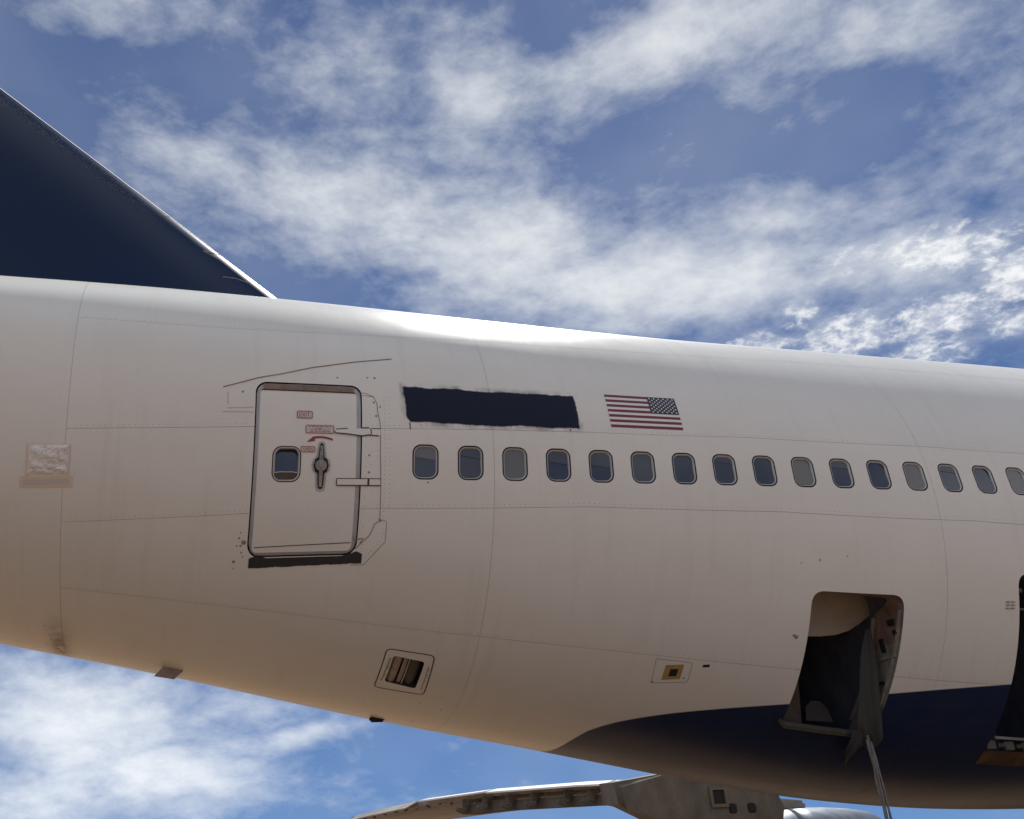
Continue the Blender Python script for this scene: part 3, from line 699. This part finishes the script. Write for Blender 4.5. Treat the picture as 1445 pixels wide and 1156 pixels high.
# ---- flag: seven red stripes, six white, canton with fifty stars to the right (towards the nose)
FX0, FX1, FZ0, FZ1 = 2.213, 3.120, .704, 1.152
fg = decal_grid('flag', FX0, FX1, FZ0, FZ1, .002, M['flagwhite'], plane, 12, 14)
hz = (FZ1 - FZ0) / 13; cx0 = FX0 + (FX1 - FX0) * .60
for k in range(7):
    z1 = FZ1 - 2 * k * hz; decal_grid('red_stripe', FX0, cx0 if k < 4 else FX1, z1 - hz, z1, .004, M['flagred'], fg, 12, 3)
ct = decal_grid('star_canton', cx0, FX1, FZ1 - 7 * hz, FZ1, .005, M['flagblue'], fg, 10, 8)
V, F = [], []
for r_ in range(9):
    nst = 6 if r_ % 2 == 0 else 5
    for c_ in range(nst):
        x = cx0 + (FX1 - cx0) * ((2 * c_ + 1 + r_ % 2) / 12); z = FZ1 - 7 * hz * (r_ + 1) / 10
        ang = np.arange(10) * math.pi / 5 + math.pi / 2; rad = np.where(np.arange(10) % 2 == 0, .0155, .0066)
        o_ = len(V); V += list(onz(x + rad * np.cos(ang), z + rad * np.sin(ang), .0065)) + [onz(x, z, .0065)]
        F += [(o_ + i, o_ + (i + 1) % 10, o_ + 10) for i in range(10)]
mesh('stars', V, F, M['flagwhite'], fg, kind='stuff')

# ---- outflow valve
vo = loop_quad([(-.222, -56.0), (.338, -55.5), (.352, -69.6), (-.248, -70.2)], .075, 6, .05)
ov = strip_between('outflow_valve', vo, .002, inset_loop(vo, .013), .002, M['maroon'], plane, smooth=False)
def inner(dx0, dx1, off, m, nm, bend=0):
    # strip across the valve opening between two fractions of its width, running fore-aft tilted
    a = np.array([(-.122, R(-57.9)), (.238, R(-58.0)), (.226, R(-67.6)), (-.145, R(-67.0))])
    P = []
    for f in (dx0, dx1):
        top_ = a[0] + (a[1] - a[0]) * f; bot_ = a[3] + (a[2] - a[3]) * f
        P.append([top_ + (bot_ - top_) * t for t in np.linspace(.02, .98, 7)])
    V = []
    for s_, ro in zip(np.linspace(0, 1, 6), [0] * 6):
        for k in range(7):
            p = P[0][k] * (1 - s_) + P[1][k] * s_; V.append(on(p[0], p[1], off + bend * math.sin(s_ * math.pi)))
    return mesh(nm, V, [(i * 7 + k, i * 7 + k + 1, (i + 1) * 7 + k + 1, (i + 1) * 7 + k) for i in range(5) for k in range(6)], m, ov, smooth=True)
M['gatepaint'] = mat('valve_gate_paint', (.42, .33, .27), .45, build=grimy((.2, .14, .1), .7, 12))
inner(.04, .30, -.035, M['gatepaint'], 'valve_gate', .028)
inner(.36, .50, -.035, M['gatepaint'], 'valve_gate', .014)
inner(.515, .545, -.015, M['rim'], 'valve_lip')
inner(.56, .93, -.060, M['gatedark'], 'valve_gate', .035)
decal_poly('valve_throat', scale_loop(valve, 1.05), -.11, M['dark'], ov)
strip_between('valve_wall', valve, 0, valve, -.11, M['rubber'], ov)
tx = []
for x0, t0, x1, t1 in ((-.165, -59, -.195, -67.2), (.285, -59.5, .288, -68)):
    for k in range(16):
        f = k / 16; tx.append(dg((x0 + (x1 - x0) * f, t0 + (t1 - t0) * f), (x0 + (x1 - x0) * f + random.uniform(.012, .03), t0 + (t1 - t0) * f), step=.02))
ribbons('valve_lettering', tx, .012, M['gatedark'], ov, off=.002, kind='stuff')

# ---- static port placard and its cover plate outline
sp = decal_grid('static_port', 2.968, 3.178, -2.005 + .03, -1.836, .002, M['yellow'], plane, 6, 6)
decal_grid('port_plate', 3.034, 3.124, -1.944, -1.876, .004, M['dark'], sp, 4, 4)
spl = loop_quad([(2.836, -45.9), (3.276, -45.3), (3.280, -50.3), (2.858, -52.3)], .02, 3, .06)
strip_between('port_cover_seam', spl, .001, inset_loop(spl, .006), .001, M['line'], sp, smooth=False)
decal_grid('drain_slot', 3.40, 3.478, -1.872, -1.846, .002, M['dark'], plane, 3, 3)
for k in range(3):
    for j in range(2):
        vb = bmesh.new(); add_box(vb, Vector(onz(7.135 + .07 * j, -1.255 - .035 * k, .006)), .05, .012, .012); bm_obj('vent_louvre', vb, M['jambgrey'], plane)

# ---- bulk cargo door opening
TILT = [Vector(on(a, b, 0)) for a, b in bulk]
def jamb(loop, depth, m1, m2, zsplit, name):
    n = len(loop); V = list(on(loop[:, 0], loop[:, 1], 0.)); zt_ = max(v[2] for v in V); V2 = [v + np.array((0, depth * min(1, max(.06, (zt_ - v[2]) / .16)), 0)) for v in V]
    cx = loop[:, 0].mean(); F1, F2 = [], []
    for i in range(n):
        j = (i + 1) % n; f = (i, j, n + j, n + i)
        (F1 if V[i][2] > zsplit else F2).append(f)
    def sub(F_):
        ids = sorted({i for f in F_ for i in f}); k_ = {a_: b2 for b2, a_ in enumerate(ids)}; W_ = V + V2
        return [W_[i] for i in ids], [tuple(k_[i] for i in f) for f in F_]
    a = mesh(name, *sub(F1), m1, plane, label='brown primed upper door surround'); 
    b_ = mesh(name, *sub(F2), m2, plane, label='dusty grey lower door surround'); return a, b_
ja, jb = jamb(bulk, .52, M['jamb'], M['jambgrey'], -1.62, 'cargo_door_frame')
def hold(x0, x1, y0, y1, z0, z1, nm):
    V = [(x, y, z) for x in (x0, x1) for y in (y0, y1) for z in (z0, z1)]
    return mesh(nm, V, [(0, 1, 3, 2), (4, 5, 7, 6), (0, 1, 5, 4), (2, 3, 7, 6), (0, 2, 6, 4), (1, 3, 7, 5)], M['lining'], plane)
# lining shells start behind the skin so nothing pokes through it
def hold_shell(loop, depth, grow, zmin, nm):
    lp = inset_loop(loop, -grow); n = len(lp)
    V = list(on(lp[:, 0], lp[:, 1], -.03)); zm = np.mean([v[2] for v in V]); V2 = [np.array((v[0], max(v[1] + depth * .4, -1.0 + depth), v[2] + (.7 if v[2] > zm else -.02))) for v in V]
    c = np.mean(V2, 0); F = [(i, (i + 1) % n, n + (i + 1) % n, n + i) for i in range(n)] + [(n + i, n + (i + 1) % n, 2 * n) for i in range(n)]
    return mesh(nm, V + V2 + [c], F, M['lining'], plane)
hold_shell(bulk, 1.6, .05, 0, 'cargo_hold_lining')
# the bulk door itself, swung up inside: a curved pale sheet with a rounded forward corner
dv, df = [], []
outl = [(4.45, -.95), (4.45, -1.47), (4.80, -1.505), (5.08, -1.505), (5.30, -1.487), (5.48, -1.44), (5.64, -1.36), (5.80, -1.255), (5.96, -1.14), (6.06, -.95)]
nb = len(outl)
def swing(x, z):                 # belly-side skin of the door curls away inwards as it drops
    return -2.30 + .30 * max(0, -z - 1.0)
for th_ in (0, .035):
    dv += [(x, swing(x, z) + th_, z) for x, z in outl]
dense = []
mesh('cargo_door', dv, [tuple(range(nb)), tuple(range(2 * nb - 1, nb - 1, -1))] + [(i, (i + 1) % nb, nb + (i + 1) % nb, nb + i) for i in range(nb)], M['doorskin'], plane, label='bulk cargo door swung up inside its opening')
# stiffeners and latch pockets on the forward jamb
for th_, sx, sy, sz, dy in ((-28.5, .03, .10, .07, .20), (-30.8, .035, .07, .05, .10), (-33.0, .025, .06, .16, .30), (-41.8, .02, .10, .03, .17)):
    p = Vector(on(5.735, R(th_), 0)) + Vector((0, dy, 0)); jm = bmesh.new(); add_box(jm, p + Vector((-.012, 0, 0)), sx, sy, sz, bev=.004); bm_obj('latch_pocket', jm, M['dark'], plane)
js = bmesh.new()
for th_ in (-36.0,):
    p = Vector(on(5.735, R(th_), 0)) + Vector((-.012, .26, 0)); add_box(js, p, .03, .46, .035, bev=.004)
bm_obj('frame_stiffener', js, M['jambgrey'], plane); js = bmesh.new()
ed = [Vector(on(5.728, R(t), -.012)) + Vector((0, .055, 0)) for t in np.linspace(-26.5, -52, 12)]
add_tube(js, ed, .022, 6); bm_obj('frame_stiffener', js, M['jambgrey'], plane); js = bmesh.new()
ed = [Vector(on(5.72, R(t), -.012)) + Vector((0, .50, 0)) for t in np.linspace(-26.5, -50, 12)]
add_tube(js, ed, .025, 6)
bm_obj('frame_stiffener', js, M['jambgrey'], plane)
# aft side: leaning lining board and a curved box inside the hold
lb = [(4.60, -1.75, -1.93), (4.82, -1.95, -1.75), (4.95, -1.62, -2.45), (4.60, -1.52, -2.45)]
mesh('lining_board', lb + [(x + .01, y + .02, z) for x, y, z in lb], [(0, 1, 2, 3), (7, 6, 5, 4), (0, 1, 5, 4), (1, 2, 6, 5), (2, 3, 7, 6), (3, 0, 4, 7)], M['gatedark'], plane)
lc = [(5.02, -1.62, -2.42), (5.05, -1.62, -2.26), (5.14, -1.63, -2.19), (5.26, -1.64, -2.20), (5.33, -1.66, -2.30), (5.35, -1.68, -2.45)]
mesh('lining_scrap', lc + [(x + .02, y + .05, z) for x, y, z in lc], [tuple(range(6)), tuple(range(11, 5, -1))] + [(i, (i + 1) % 6, 6 + (i + 1) % 6, 6 + i) for i in range(6)], M['grit'], plane)
# protruding sill lip
sb = bmesh.new()
sp_ = [(x, t) for x, t in dg((4.52, -55.6), (4.60, -56.5), (5.0, -56.25), (5.40, -55.9), (5.72, -55.7), step=.1)]
for off0, w_ in ((.015, .0),):
    pr_ = [(-.005, .035), (.055, .030), (.062, .0), (.055, -.02), (-.005, -.03)]
    rings = []
    for x, t in sp_:
        rings.append([sb.verts.new(Vector(on(x, t + dz / 3.2, o_))) for o_, dz in pr_])
    for a, b_ in zip(rings, rings[1:]):
        for k in range(5): sb.faces.new((a[k], a[(k + 1) % 5], b_[(k + 1) % 5], b_[k]))
    sb.faces.new(rings[0]); sb.faces.new(rings[-1][::-1])
bm_obj('sill_lip', sb, M['sill'], plane)

# ---- aft cargo door opening (only its rear edge is in view)
ka, kb = jamb(aft, .40, M['jamb'], M['lining'], -1.45, 'cargo_door_frame')
hold_shell(aft, 1.6, .05, 0, 'cargo_hold_lining')
# rusty sill with roller hardware
X, T = np.meshgrid(np.linspace(7.355, 9.9, 20), np.radians(np.linspace(-61.0, -56.35, 5))); x, t = X.ravel(), T.ravel()
mesh('rusty_sill_plate', on(x, t, .004), [(j * 20 + i, j * 20 + i + 1, (j + 1) * 20 + i + 1, (j + 1) * 20 + i) for j in range(4) for i in range(19)], M['rust'], plane, normals=N(x, t))
for k in range(9):
    rb = bmesh.new()
    p = Vector(on(7.45 + k * .27, R(-55.4), .0)); add_box(rb, p + Vector((0, .06, .03)), .16, .10, .10, bev=.012)
    add_tube(rb, [p + Vector((.09, .02, .02)), p + Vector((.20, .02, .02))], .028, 8); bm_obj('sill_roller', rb, M['sill'], plane)
rb = bmesh.new(); add_tube(rb, [Vector(on(xx, R(-53.0), -.02)) for xx in np.linspace(7.42, 9.9, 8)], .018, 6)
bm_obj('sill_rail', rb, M['jambgrey'], plane)
rb = bmesh.new(); add_box(rb, Vector(on(7.40, R(-20.0), -.12)), .10, .05, .05, bev=.01); bm_obj('latch_fitting', rb, M['sill'], plane); rb = bmesh.new(); add_box(rb, Vector(on(7.47, R(-24.0), -.16)), .14, .05, .025, bev=.006)
bm_obj('latch_fitting', rb, M['sill'], plane)

# ---- small fittings on the keel line
db = bmesh.new()
a = [Vector((-2.58, -.28, -1.56)), Vector((-2.34, -.30, -1.61)), Vector((-2.51, -.30, -1.675)), Vector((-2.745, -.28, -1.635))]
va = [db.verts.new(p + Vector((0, -.03, .10)) if i < 2 else p) for i, p in enumerate(a)]; vb_ = [db.verts.new(p + Vector((0, .05, .10)) if i < 2 else p + Vector((0, .02, 0))) for i, p in enumerate(a)]
db.faces.new(va); db.faces.new(vb_[::-1]); [db.faces.new((va[i], va[(i + 1) % 4], vb_[(i + 1) % 4], vb_[i])) for i in range(4)]
bm_obj('drain_mast', db, M['gatepaint'], plane)
db = bmesh.new(); add_box(db, Vector((.02, .05, -2.125)), .19, .08, .075, bev=.02)
bm_obj('belly_antenna', db, M['rubber'], plane)

# ---- vertical fin
def foil(n=16):
    xs = (1 - np.cos(np.linspace(0, math.pi, n))) / 2
    y = 5 * (.2969 * np.sqrt(xs) - .126 * xs - .3516 * xs ** 2 + .2843 * xs ** 3 - .1036 * xs ** 4)
    return xs, y
fx, fy = foil(26)
fx = np.r_[[0, .0003, .0008, .0016, .0027, .0041, .006, .0085, .0115, .015, .02, .026], fx[fx > .03]]
fy = 5 * (.2969 * np.sqrt(fx) - .126 * fx - .3516 * fx ** 2 + .2843 * fx ** 3 - .1036 * fx ** 4)
st = []
FZ = [2.9, 3.2, 3.4, 3.6, 3.8, 3.9, 4.1, 4.5, 5.0, 6.0, 7.0, 8.5, 10., 11.5, 13.2]
for z in FZ:
    le = (2.84 - z) / .775 if z > 3.9 else (2.84 - 3.9) / .775 + (3.9 - z) / .775
    te = -12.3 - (z - 3) * .52
    ch = le - te; tk = np.interp(z, [3, 13.2], [.105, .09])
    st.append([(le - ch * a, s_ * ch * tk * b_, z) for s_ in (1, -1) for a, b_ in (zip(fx, fy) if s_ == 1 else list(zip(fx, fy))[-2:0:-1])])
n = len(st[0]); V = [p for r_ in st for p in r_]
F = [(i * n + k, i * n + (k + 1) % n, (i + 1) * n + (k + 1) % n, (i + 1) * n + k) for i in range(len(st) - 1) for k in range(n)] + [tuple(range((len(st) - 1) * n, len(st) * n))]
fin = mesh('vertical_fin', V, F, M['navy'], plane, smooth=True)
# polished nose strip wrapped round the leading edge
V, F = [], []
zs = FZ[1:]; na = 10; nr = 2 * na - 1
for z in zs:
    le = (2.84 - z) / .775
    ch = le - (-12.3 - (z - 3) * .52); tk = np.interp(z, [3, 13.2], [.105, .09]); lim = np.interp(z, [3.3, 4.5, 5.5, 7, 13], [.0050, .0057, .0088, .0122, .014])
    for k in range(-na + 1, na):
        q = k / (na - 1); a = lim * q * q; y = 5 * tk * ch * (.2969 * math.sqrt(a) - .126 * a - .3516 * a * a) * (1 if k > 0 else -1 if k < 0 else 0)
        V.append((le - ch * a + .007 * (1 - abs(q) * .5), y + .006 * q, z + .004 * (1 - abs(q) * .5)))
F = [(i * nr + k, i * nr + k + 1, (i + 1) * nr + k + 1, (i + 1) * nr + k) for i in range(len(zs) - 1) for k in range(nr - 1)]
mesh('leading_edge', V, F, M['edge'], fin, smooth=True)
# joints of the fin nose sections
def fin_pt(x, z, off=.004):
    te = -12.3 - (z - 3) * .52
    le = (2.84 - z) / .775 if z > 3.9 else (2.84 - 3.9) / .775 + (3.9 - z) / .775
    ch = le - te; a = max(0, (le - x) / ch); tk = np.interp(z, [3, 13.2], [.105, .09])
    y = 5 * tk * ch * (.2969 * math.sqrt(a) - .126 * a - .3516 * a * a + .2843 * a ** 3)
    return Vector((x, -y - off, z))
V, F = [], []
for pts in ([(-2.45, 4.42), (-2.20, 4.47), (-2.06, 4.45)], [(-1.45, 3.72), (-1.80, 4.0), (-2.2, 4.33), (-2.45, 4.42)], [(-1.75, 3.95), (-1.95, 3.98), (-2.15, 3.95)], [(-3.05, 5.0), (-2.95, 5.05), (-2.85, 5.0)]):
    P = [fin_pt(a + (c - a) * k / 6, b_ + (d - b_) * k / 6) for (a, b_), (c, d) in zip(pts, pts[1:]) for k in range(7)]
    V = [p + Vector((0, 0, .005)) for p in P] + [p - Vector((0, 0, .005)) for p in P]; m_ = len(P)
    F = [(i, i + 1, m_ + i + 1, m_ + i) for i in range(m_ - 1)]; mesh('fin_seam', V, F, M['line'], fin)

# ---- far wing, trailing edge towards the camera
TEp = [(3.0, 16.6, -2.55), (9.0, 13.9, -2.45), (13.0, 12.1, -2.36), (16.6, 10.3, -2.22), (20.4, 8.6, -2.16), (24.4, 6.95, -2.26), (26.6, 6.0, -2.42), (28.4, 5.2, -2.60)]
V, F = [], []
for y, xt, zt_ in TEp:
    xl = 11.5 + (28.4 - y) * .85; ch = xl - xt
    zl = np.interp(y, [3, 20, 28.4], [-2.1, -2.1, -2.45])
    prof_ = [(0, .06), (0, -.10), (.06, -.22), (.3, -.20 - .008 * ch), (.65, -.20 - .010 * ch), (.9, -.02 * ch), (1, 0), (.9, .02 * ch), (.6, .03 * ch), (.25, .01 * ch + .05)]
    for a, dz in prof_: V.append((xt + ch * a, y, zt_ + (zl - zt_) * a + dz))
n = 10
F = [(i * n + k, i * n + (k + 1) % n, (i + 1) * n + (k + 1) % n, (i + 1) * n + k) for i in range(len(TEp) - 1) for k in range(n)] + [tuple(range(n)), tuple(range((len(TEp) - 1) * n, len(TEp) * n))]
wing = mesh('wing', V, F, M['wing'], plane, label='far wing seen below the belly with its flaps removed')
def te_at(y):
    a = np.array(TEp); return np.array((np.interp(y, a[:, 0], a[:, 1]), y, np.interp(y, a[:, 0], a[:, 2])))
def flap(y0, y1, drop, aft_, name, m, dz=.10, n=6):
    V, F = [], []
    for y in np.linspace(y0, y1, n):
        p = te_at(y) + np.array((-.03, 0, dz)); q_ = p + np.array((-aft_, -aft_ * .4, -drop))
        V += [p, q_, q_ + np.array((.0, 0, -.05)), p + np.array((0, 0, -.05))]
    for i in range(n - 1):
        for k in range(4): F.append((i * 4 + k, i * 4 + (k + 1) % 4, (i + 1) * 4 + (k + 1) % 4, (i + 1) * 4 + k))
    F += [(0, 1, 2, 3), tuple(range((n - 1) * 4, n * 4))]
    return mesh(name, V, F, m, wing)
flap(9.5, 15.6, .20, .5, 'spoiler', M['flapwhite'], .12)
flap(15.7, 20.3, .10, .45, 'spoiler', M['flapwhite'], .12)
flap(20.4, 23.8, .07, .4, 'spoiler', M['flapwhite'], .12)
flap(24.4, 27.9, .22, .5, 'aileron', M['wing'], .08)
# hinge brackets left where the flaps were taken off
bk = None
for y in (16.4, 17.3, 18.6, 19.6, 20.7, 21.7):
    b3 = bmesh.new()
    p = Vector(te_at(y)) + Vector((-.20, -.10, -.40))
    add_box(b3, p + Vector((0, 0, .10)), .16, .18, .42, bev=.02)
    add_box(b3, p + Vector((-.16, -.05, -.06)), .34, .16, .14, Matrix.Rotation(R(22), 3, 'Y'), bev=.02)
    add_box(b3, p + Vector((.18, 0, .2)), .36, .12, .12, Matrix.Rotation(R(-30), 3, 'Y'), bev=.02)
    add_tube(b3, [p + Vector((-.05, -.2, 0)), p + Vector((-.05, .2, 0))], .06, 8)
    bm_obj('flap_bracket', b3, M['wingdark'], wing)
random.seed(31)
for y in np.arange(16.2, 27.6, .62):
    b3 = bmesh.new(); p = Vector(te_at(y)) + Vector((-.16, -.06, -.13 - random.uniform(0, .05)))
    add_box(b3, p, random.uniform(.08, .20), .06, random.uniform(.04, .09), Matrix.Rotation(R(random.uniform(-30, 30)), 3, 'Y'), bev=.01)
    bm_obj('hinge_fitting', b3, M['wingdark'], wing)
# exposed cove behind the removed flaps
V, F = [], []
ys = np.linspace(12.2, 22.0, 14)
for y in ys:
    p = te_at(y); V += [p + np.array((-.04, 0, -.26)), p + np.array((-.06, -.04, -.56)), p + np.array((.5, 0, -.58)), p + np.array((.5, 0, -.26))]
for i in range(len(ys) - 1):
    for k in range(4): F.append((i * 4 + k, i * 4 + (k + 1) % 4, (i + 1) * 4 + (k + 1) % 4, (i + 1) * 4 + k))
F += [(0, 1, 2, 3), tuple(range((len(ys) - 1) * 4, len(ys) * 4))]
mesh('flap_cove', V, F, M['wingdark'], wing)
# inboard underwing fairing with hatches
fo = [(7.75, -2.50), (7.80, -2.98), (8.05, -3.03), (8.32, -3.157), (8.66, -3.32), (9.1, -3.62), (9.8, -3.95), (11.5, -4.15), (12.0, -3.6), (12.15, -3.2), (12.0, -2.75), (11.6, -2.35), (9.4, -2.30)]
fb_ = bmesh.new(); y0 = 9.5
f0 = [fb_.verts.new((x, y0, z)) for x, z in fo]; f1 = [fb_.verts.new((x + .3, y0 + 1.5, z + .05)) for x, z in fo]; n = len(fo)
fb_.faces.new(f0); fb_.faces.new(f1[::-1]); [fb_.faces.new((f0[i], f0[(i + 1) % n], f1[(i + 1) % n], f1[i])) for i in range(n)]
bmesh.ops.bevel(fb_, geom=[e for e in fb_.edges if abs(e.verts[0].co.y - y0) < .01 and abs(e.verts[1].co.y - y0) < .01], offset=.12, segments=3, affect='EDGES')
ff = bm_obj('flap_track_fairing', fb_, M['wingdark'], plane)
for x, z, s_ in ((10.36, -2.90, .30), (10.70, -3.166, .22), (11.21, -3.168, .22)):
    fh = bmesh.new(); add_box(fh, Vector((x, y0 - .0, z)), s_, .05, s_, bev=.03 if s_ < .3 else .0); bm_obj('access_hole', fh, M['dark'], ff)
for dx, dz, sx, sz in ((-.19, 0, .07, .45), (.19, 0, .07, .45), (0, .19, .31, .07), (0, -.19, .31, .07)):
    fh = bmesh.new(); add_box(fh, Vector((10.36 + dx, y0 - .03, -2.90 + dz)), sx, .06, sz); bm_obj('hatch_frame', fh, M['wingdark'], ff)
pyl = bmesh.new(); add_box(pyl, Vector((18.8, 21.0, -2.86)), 4.0, .35, .55, Matrix.Rotation(R(6), 3, 'Y'), bev=.1)
bm_obj('engine_pylon', pyl, M['wing'], plane)
# engine nacelle
nb_ = bmesh.new(); rings = []
ec = Vector((19.9, 21.0, -4.36))
for dx, rr in ((-1.9, .72), (-1.6, .93), (-1.2, 1.12), (-.7, 1.26), (-.1, 1.33), (.0, 1.335), (.02, 1.30), (.05, 1.30), (.07, 1.335), (.7, 1.34), (1.6, 1.32), (2.6, 1.25), (3.4, 1.12), (3.7, .98), (3.6, .90), (2.9, .86)):
    rings.append([nb_.verts.new(ec + Vector((dx, rr * math.cos(t), rr * math.sin(t)))) for t in np.linspace(0, 2 * math.pi, 48, endpoint=False)])
for a, b_ in zip(rings, rings[1:]):
    for k in range(48): nb_.faces.new((a[k], a[(k + 1) % 48], b_[(k + 1) % 48], b_[k]))
nb_.faces.new(rings[0]); nb_.faces.new(rings[-1][::-1])
nac = bm_obj('engine_nacelle', nb_, M['nacelle'], plane, True)
# torn gap between two cowls
V, F = [], []; tt = np.linspace(R(40), R(175), 60); random.seed(4)
for t in tt:
    wv = .05 + .05 * random.random(); V += [tuple(ec + Vector((.03 - wv + .12 * math.sin(7 * t) * .3, 1.345 * math.cos(t), 1.345 * math.sin(t)))), tuple(ec + Vector((.03 + wv, 1.348 * math.cos(t), 1.348 * math.sin(t))))]
F = [(2 * i, 2 * i + 1, 2 * i + 3, 2 * i + 2) for i in range(len(tt) - 1)]
mesh('cowl_gap', V, F, M['dark'], nac)
# matching stub of the near wing is hidden outside the frame; only the far side is in view

# ------------------------------------------------------------------ loose things
# plastic sheet taped over an opening near the tail
def lav_pt(x, z, off): return onz(x, z, off)
random.seed(21)
nx, nz = 22, 18; V = []
for j in range(nz):
    for i in range(nx):
        u, v = i / (nx - 1), j / (nz - 1)
        edge = min(u, 1 - u, v, 1 - v)
        cr = .010 * math.sin(9 * u + 14 * v + 2 * math.sin(5 * v)) * math.sin(7 * v - 4 * u) + random.uniform(-.004, .004)
        V.append(lav_pt(-4.145 + .405 * u, .078 + .272 * v, .006 + min(1, edge * 8) * (.014 + cr)))
F = [(j * nx + i, j * nx + i + 1, (j + 1) * nx + i + 1, (j + 1) * nx + i) for j in range(nz - 1) for i in range(nx - 1)]
ps = mesh('plastic_sheet', V, F, M['film'])
ps['label'] = 'crinkled clear plastic sheet taped to the white fuselage side below the tail fin'; ps['category'] = 'plastic sheet'
def tape(x0, x1, z0, z1, off=.003): return decal_grid('tape_strip', x0, x1, z0, z1, off, M['tan'], ps, 8, 3)
tape(-4.16, -3.73, .335, .358, .0045); tape(-4.215, -3.69, -.045, .058, .0025); tape(-4.165, -4.135, .06, .35, .005); tape(-3.755, -3.728, .06, .35, .005)
decal_grid('tape_backing', -4.18, -3.73, -.012, .030, .0045, M['pale'], ps, 8, 3)

# grey liner cloth hanging out of the forward edge of the bulk cargo opening
rows = [((5.56, -33.2, -.40), (5.60, -33.2, -.38)), ((5.47, -36.8, -.31), (5.60, -36.6, -.26)), ((5.43, -41.2, -.22), (5.62, -40.7, -.14)), ((5.45, -47.0, -.10), (5.65, -45.6, -.03)), ((5.45, -51.0, -.01), (5.69, -48.6, .05)),
        ((5.44, -52.0, .05), (5.76, -51.9, .07)), ((5.48, -53.6, .08), (5.81, -54.2, .09)), ((5.53, -55.8, .10), (5.86, -56.2, .09)), ((5.60, -58.2, .08), (5.80, -58.8, .07))]
V = []; m_ = 20
for r_, (a, b_) in enumerate(rows):
    for k in range(m_):
        f = k / (m_ - 1); x, t, o_ = [a[i] + (b_[i] - a[i]) * f for i in range(3)]
        fold = .010 * math.sin(f * 8 + r_ * .35) + .004 * math.sin(f * 21 - r_ * .6) + (.03 * math.sin(f * 11 + r_ * 1.7) if r_ > 5 else 0)
        V.append(on(x, R(t), o_ + fold))
F = [(j * m_ + i, j * m_ + i + 1, (j + 1) * m_ + i + 1, (j + 1) * m_ + i) for j in range(len(rows) - 1) for i in range(m_ - 1)]
cl = mesh('hanging_cloth', V, F, M['cloth'], smooth=True)
md = cl.modifiers.new('thickness', 'SOLIDIFY'); md.thickness = .008
md = cl.modifiers.new('smooth', 'SUBSURF'); md.levels = 1; md.render_levels = 2
cl['label'] = 'torn grey cloth hanging down the front edge of the open bulk cargo door'; cl['category'] = 'cloth'
# second gathered flap of the cloth, left of the strap
rows = [((5.43, -53.8, .07), (5.52, -53.8, .09)), ((5.40, -55.6, .12), (5.56, -55.6, .14)), ((5.39, -57.6, .14), (5.55, -57.6, .16)), ((5.42, -59.6, .14), (5.55, -59.6, .15)), ((5.48, -61.4, .13), (5.56, -61.4, .14)), ((5.54, -63.4, .12), (5.57, -63.4, .12))]
V = []; m_ = 9
for r_, (a, b_) in enumerate(rows):
    for k in range(m_):
        f = k / (m_ - 1); x, t, o_ = [a[i] + (b_[i] - a[i]) * f for i in range(3)]
        V.append(on(x, R(t), o_ + .02 * math.sin(f * 9 + r_ * .8)))
cf = mesh('cloth_tail', V, [(j * m_ + i, j * m_ + i + 1, (j + 1) * m_ + i + 1, (j + 1) * m_ + i) for j in range(len(rows) - 1) for i in range(m_ - 1)], M['cloth'], cl, smooth=True)
# strap of frayed webbing strands
sroot = Vector(on(5.60, R(-54.7), .13)); 
stb = bmesh.new(); random.seed(9)
for k in range(7):
    ox, oy = (k - 3) * .011, random.uniform(-.012, .012); pts = []; rad = []
    for i in range(26):
        f = i / 25; sway = .010 * math.sin(f * 6 + k * 1.3) + .022 * math.sin(f * 4.2 + .4)
        pts.append(sroot + Vector((ox * (.65 + .75 * math.sin(f * 2.9)) + sway + .03 * f, oy + .01 * math.sin(f * 9 + k), -.02 - (1.75 if k not in (1, 5) else .55 + .2 * k) * f + .06 * math.sin(k))))
        rad.append(.0145 * (1 - .40 * f) + .003 * math.sin(f * 30 + k))
    add_tube(stb, pts, rad, 6)
sto = bm_obj('hanging_strap', stb, M['strap'], None, True)
sto['label'] = 'frayed pale webbing strap dangling from the sill of the open bulk cargo door'; sto['category'] = 'strap'

# parts take their place from the airliner's own origin
off = Matrix.Translation(plane.location).inverted()
for o in list(plane.children): o.matrix_parent_inverse = off
plane.matrix_world = NOSE_UP @ Matrix.Translation(plane.location)
for o in (ps, cl, sto): o.matrix_world = NOSE_UP
print('objects', len(bpy.data.objects))
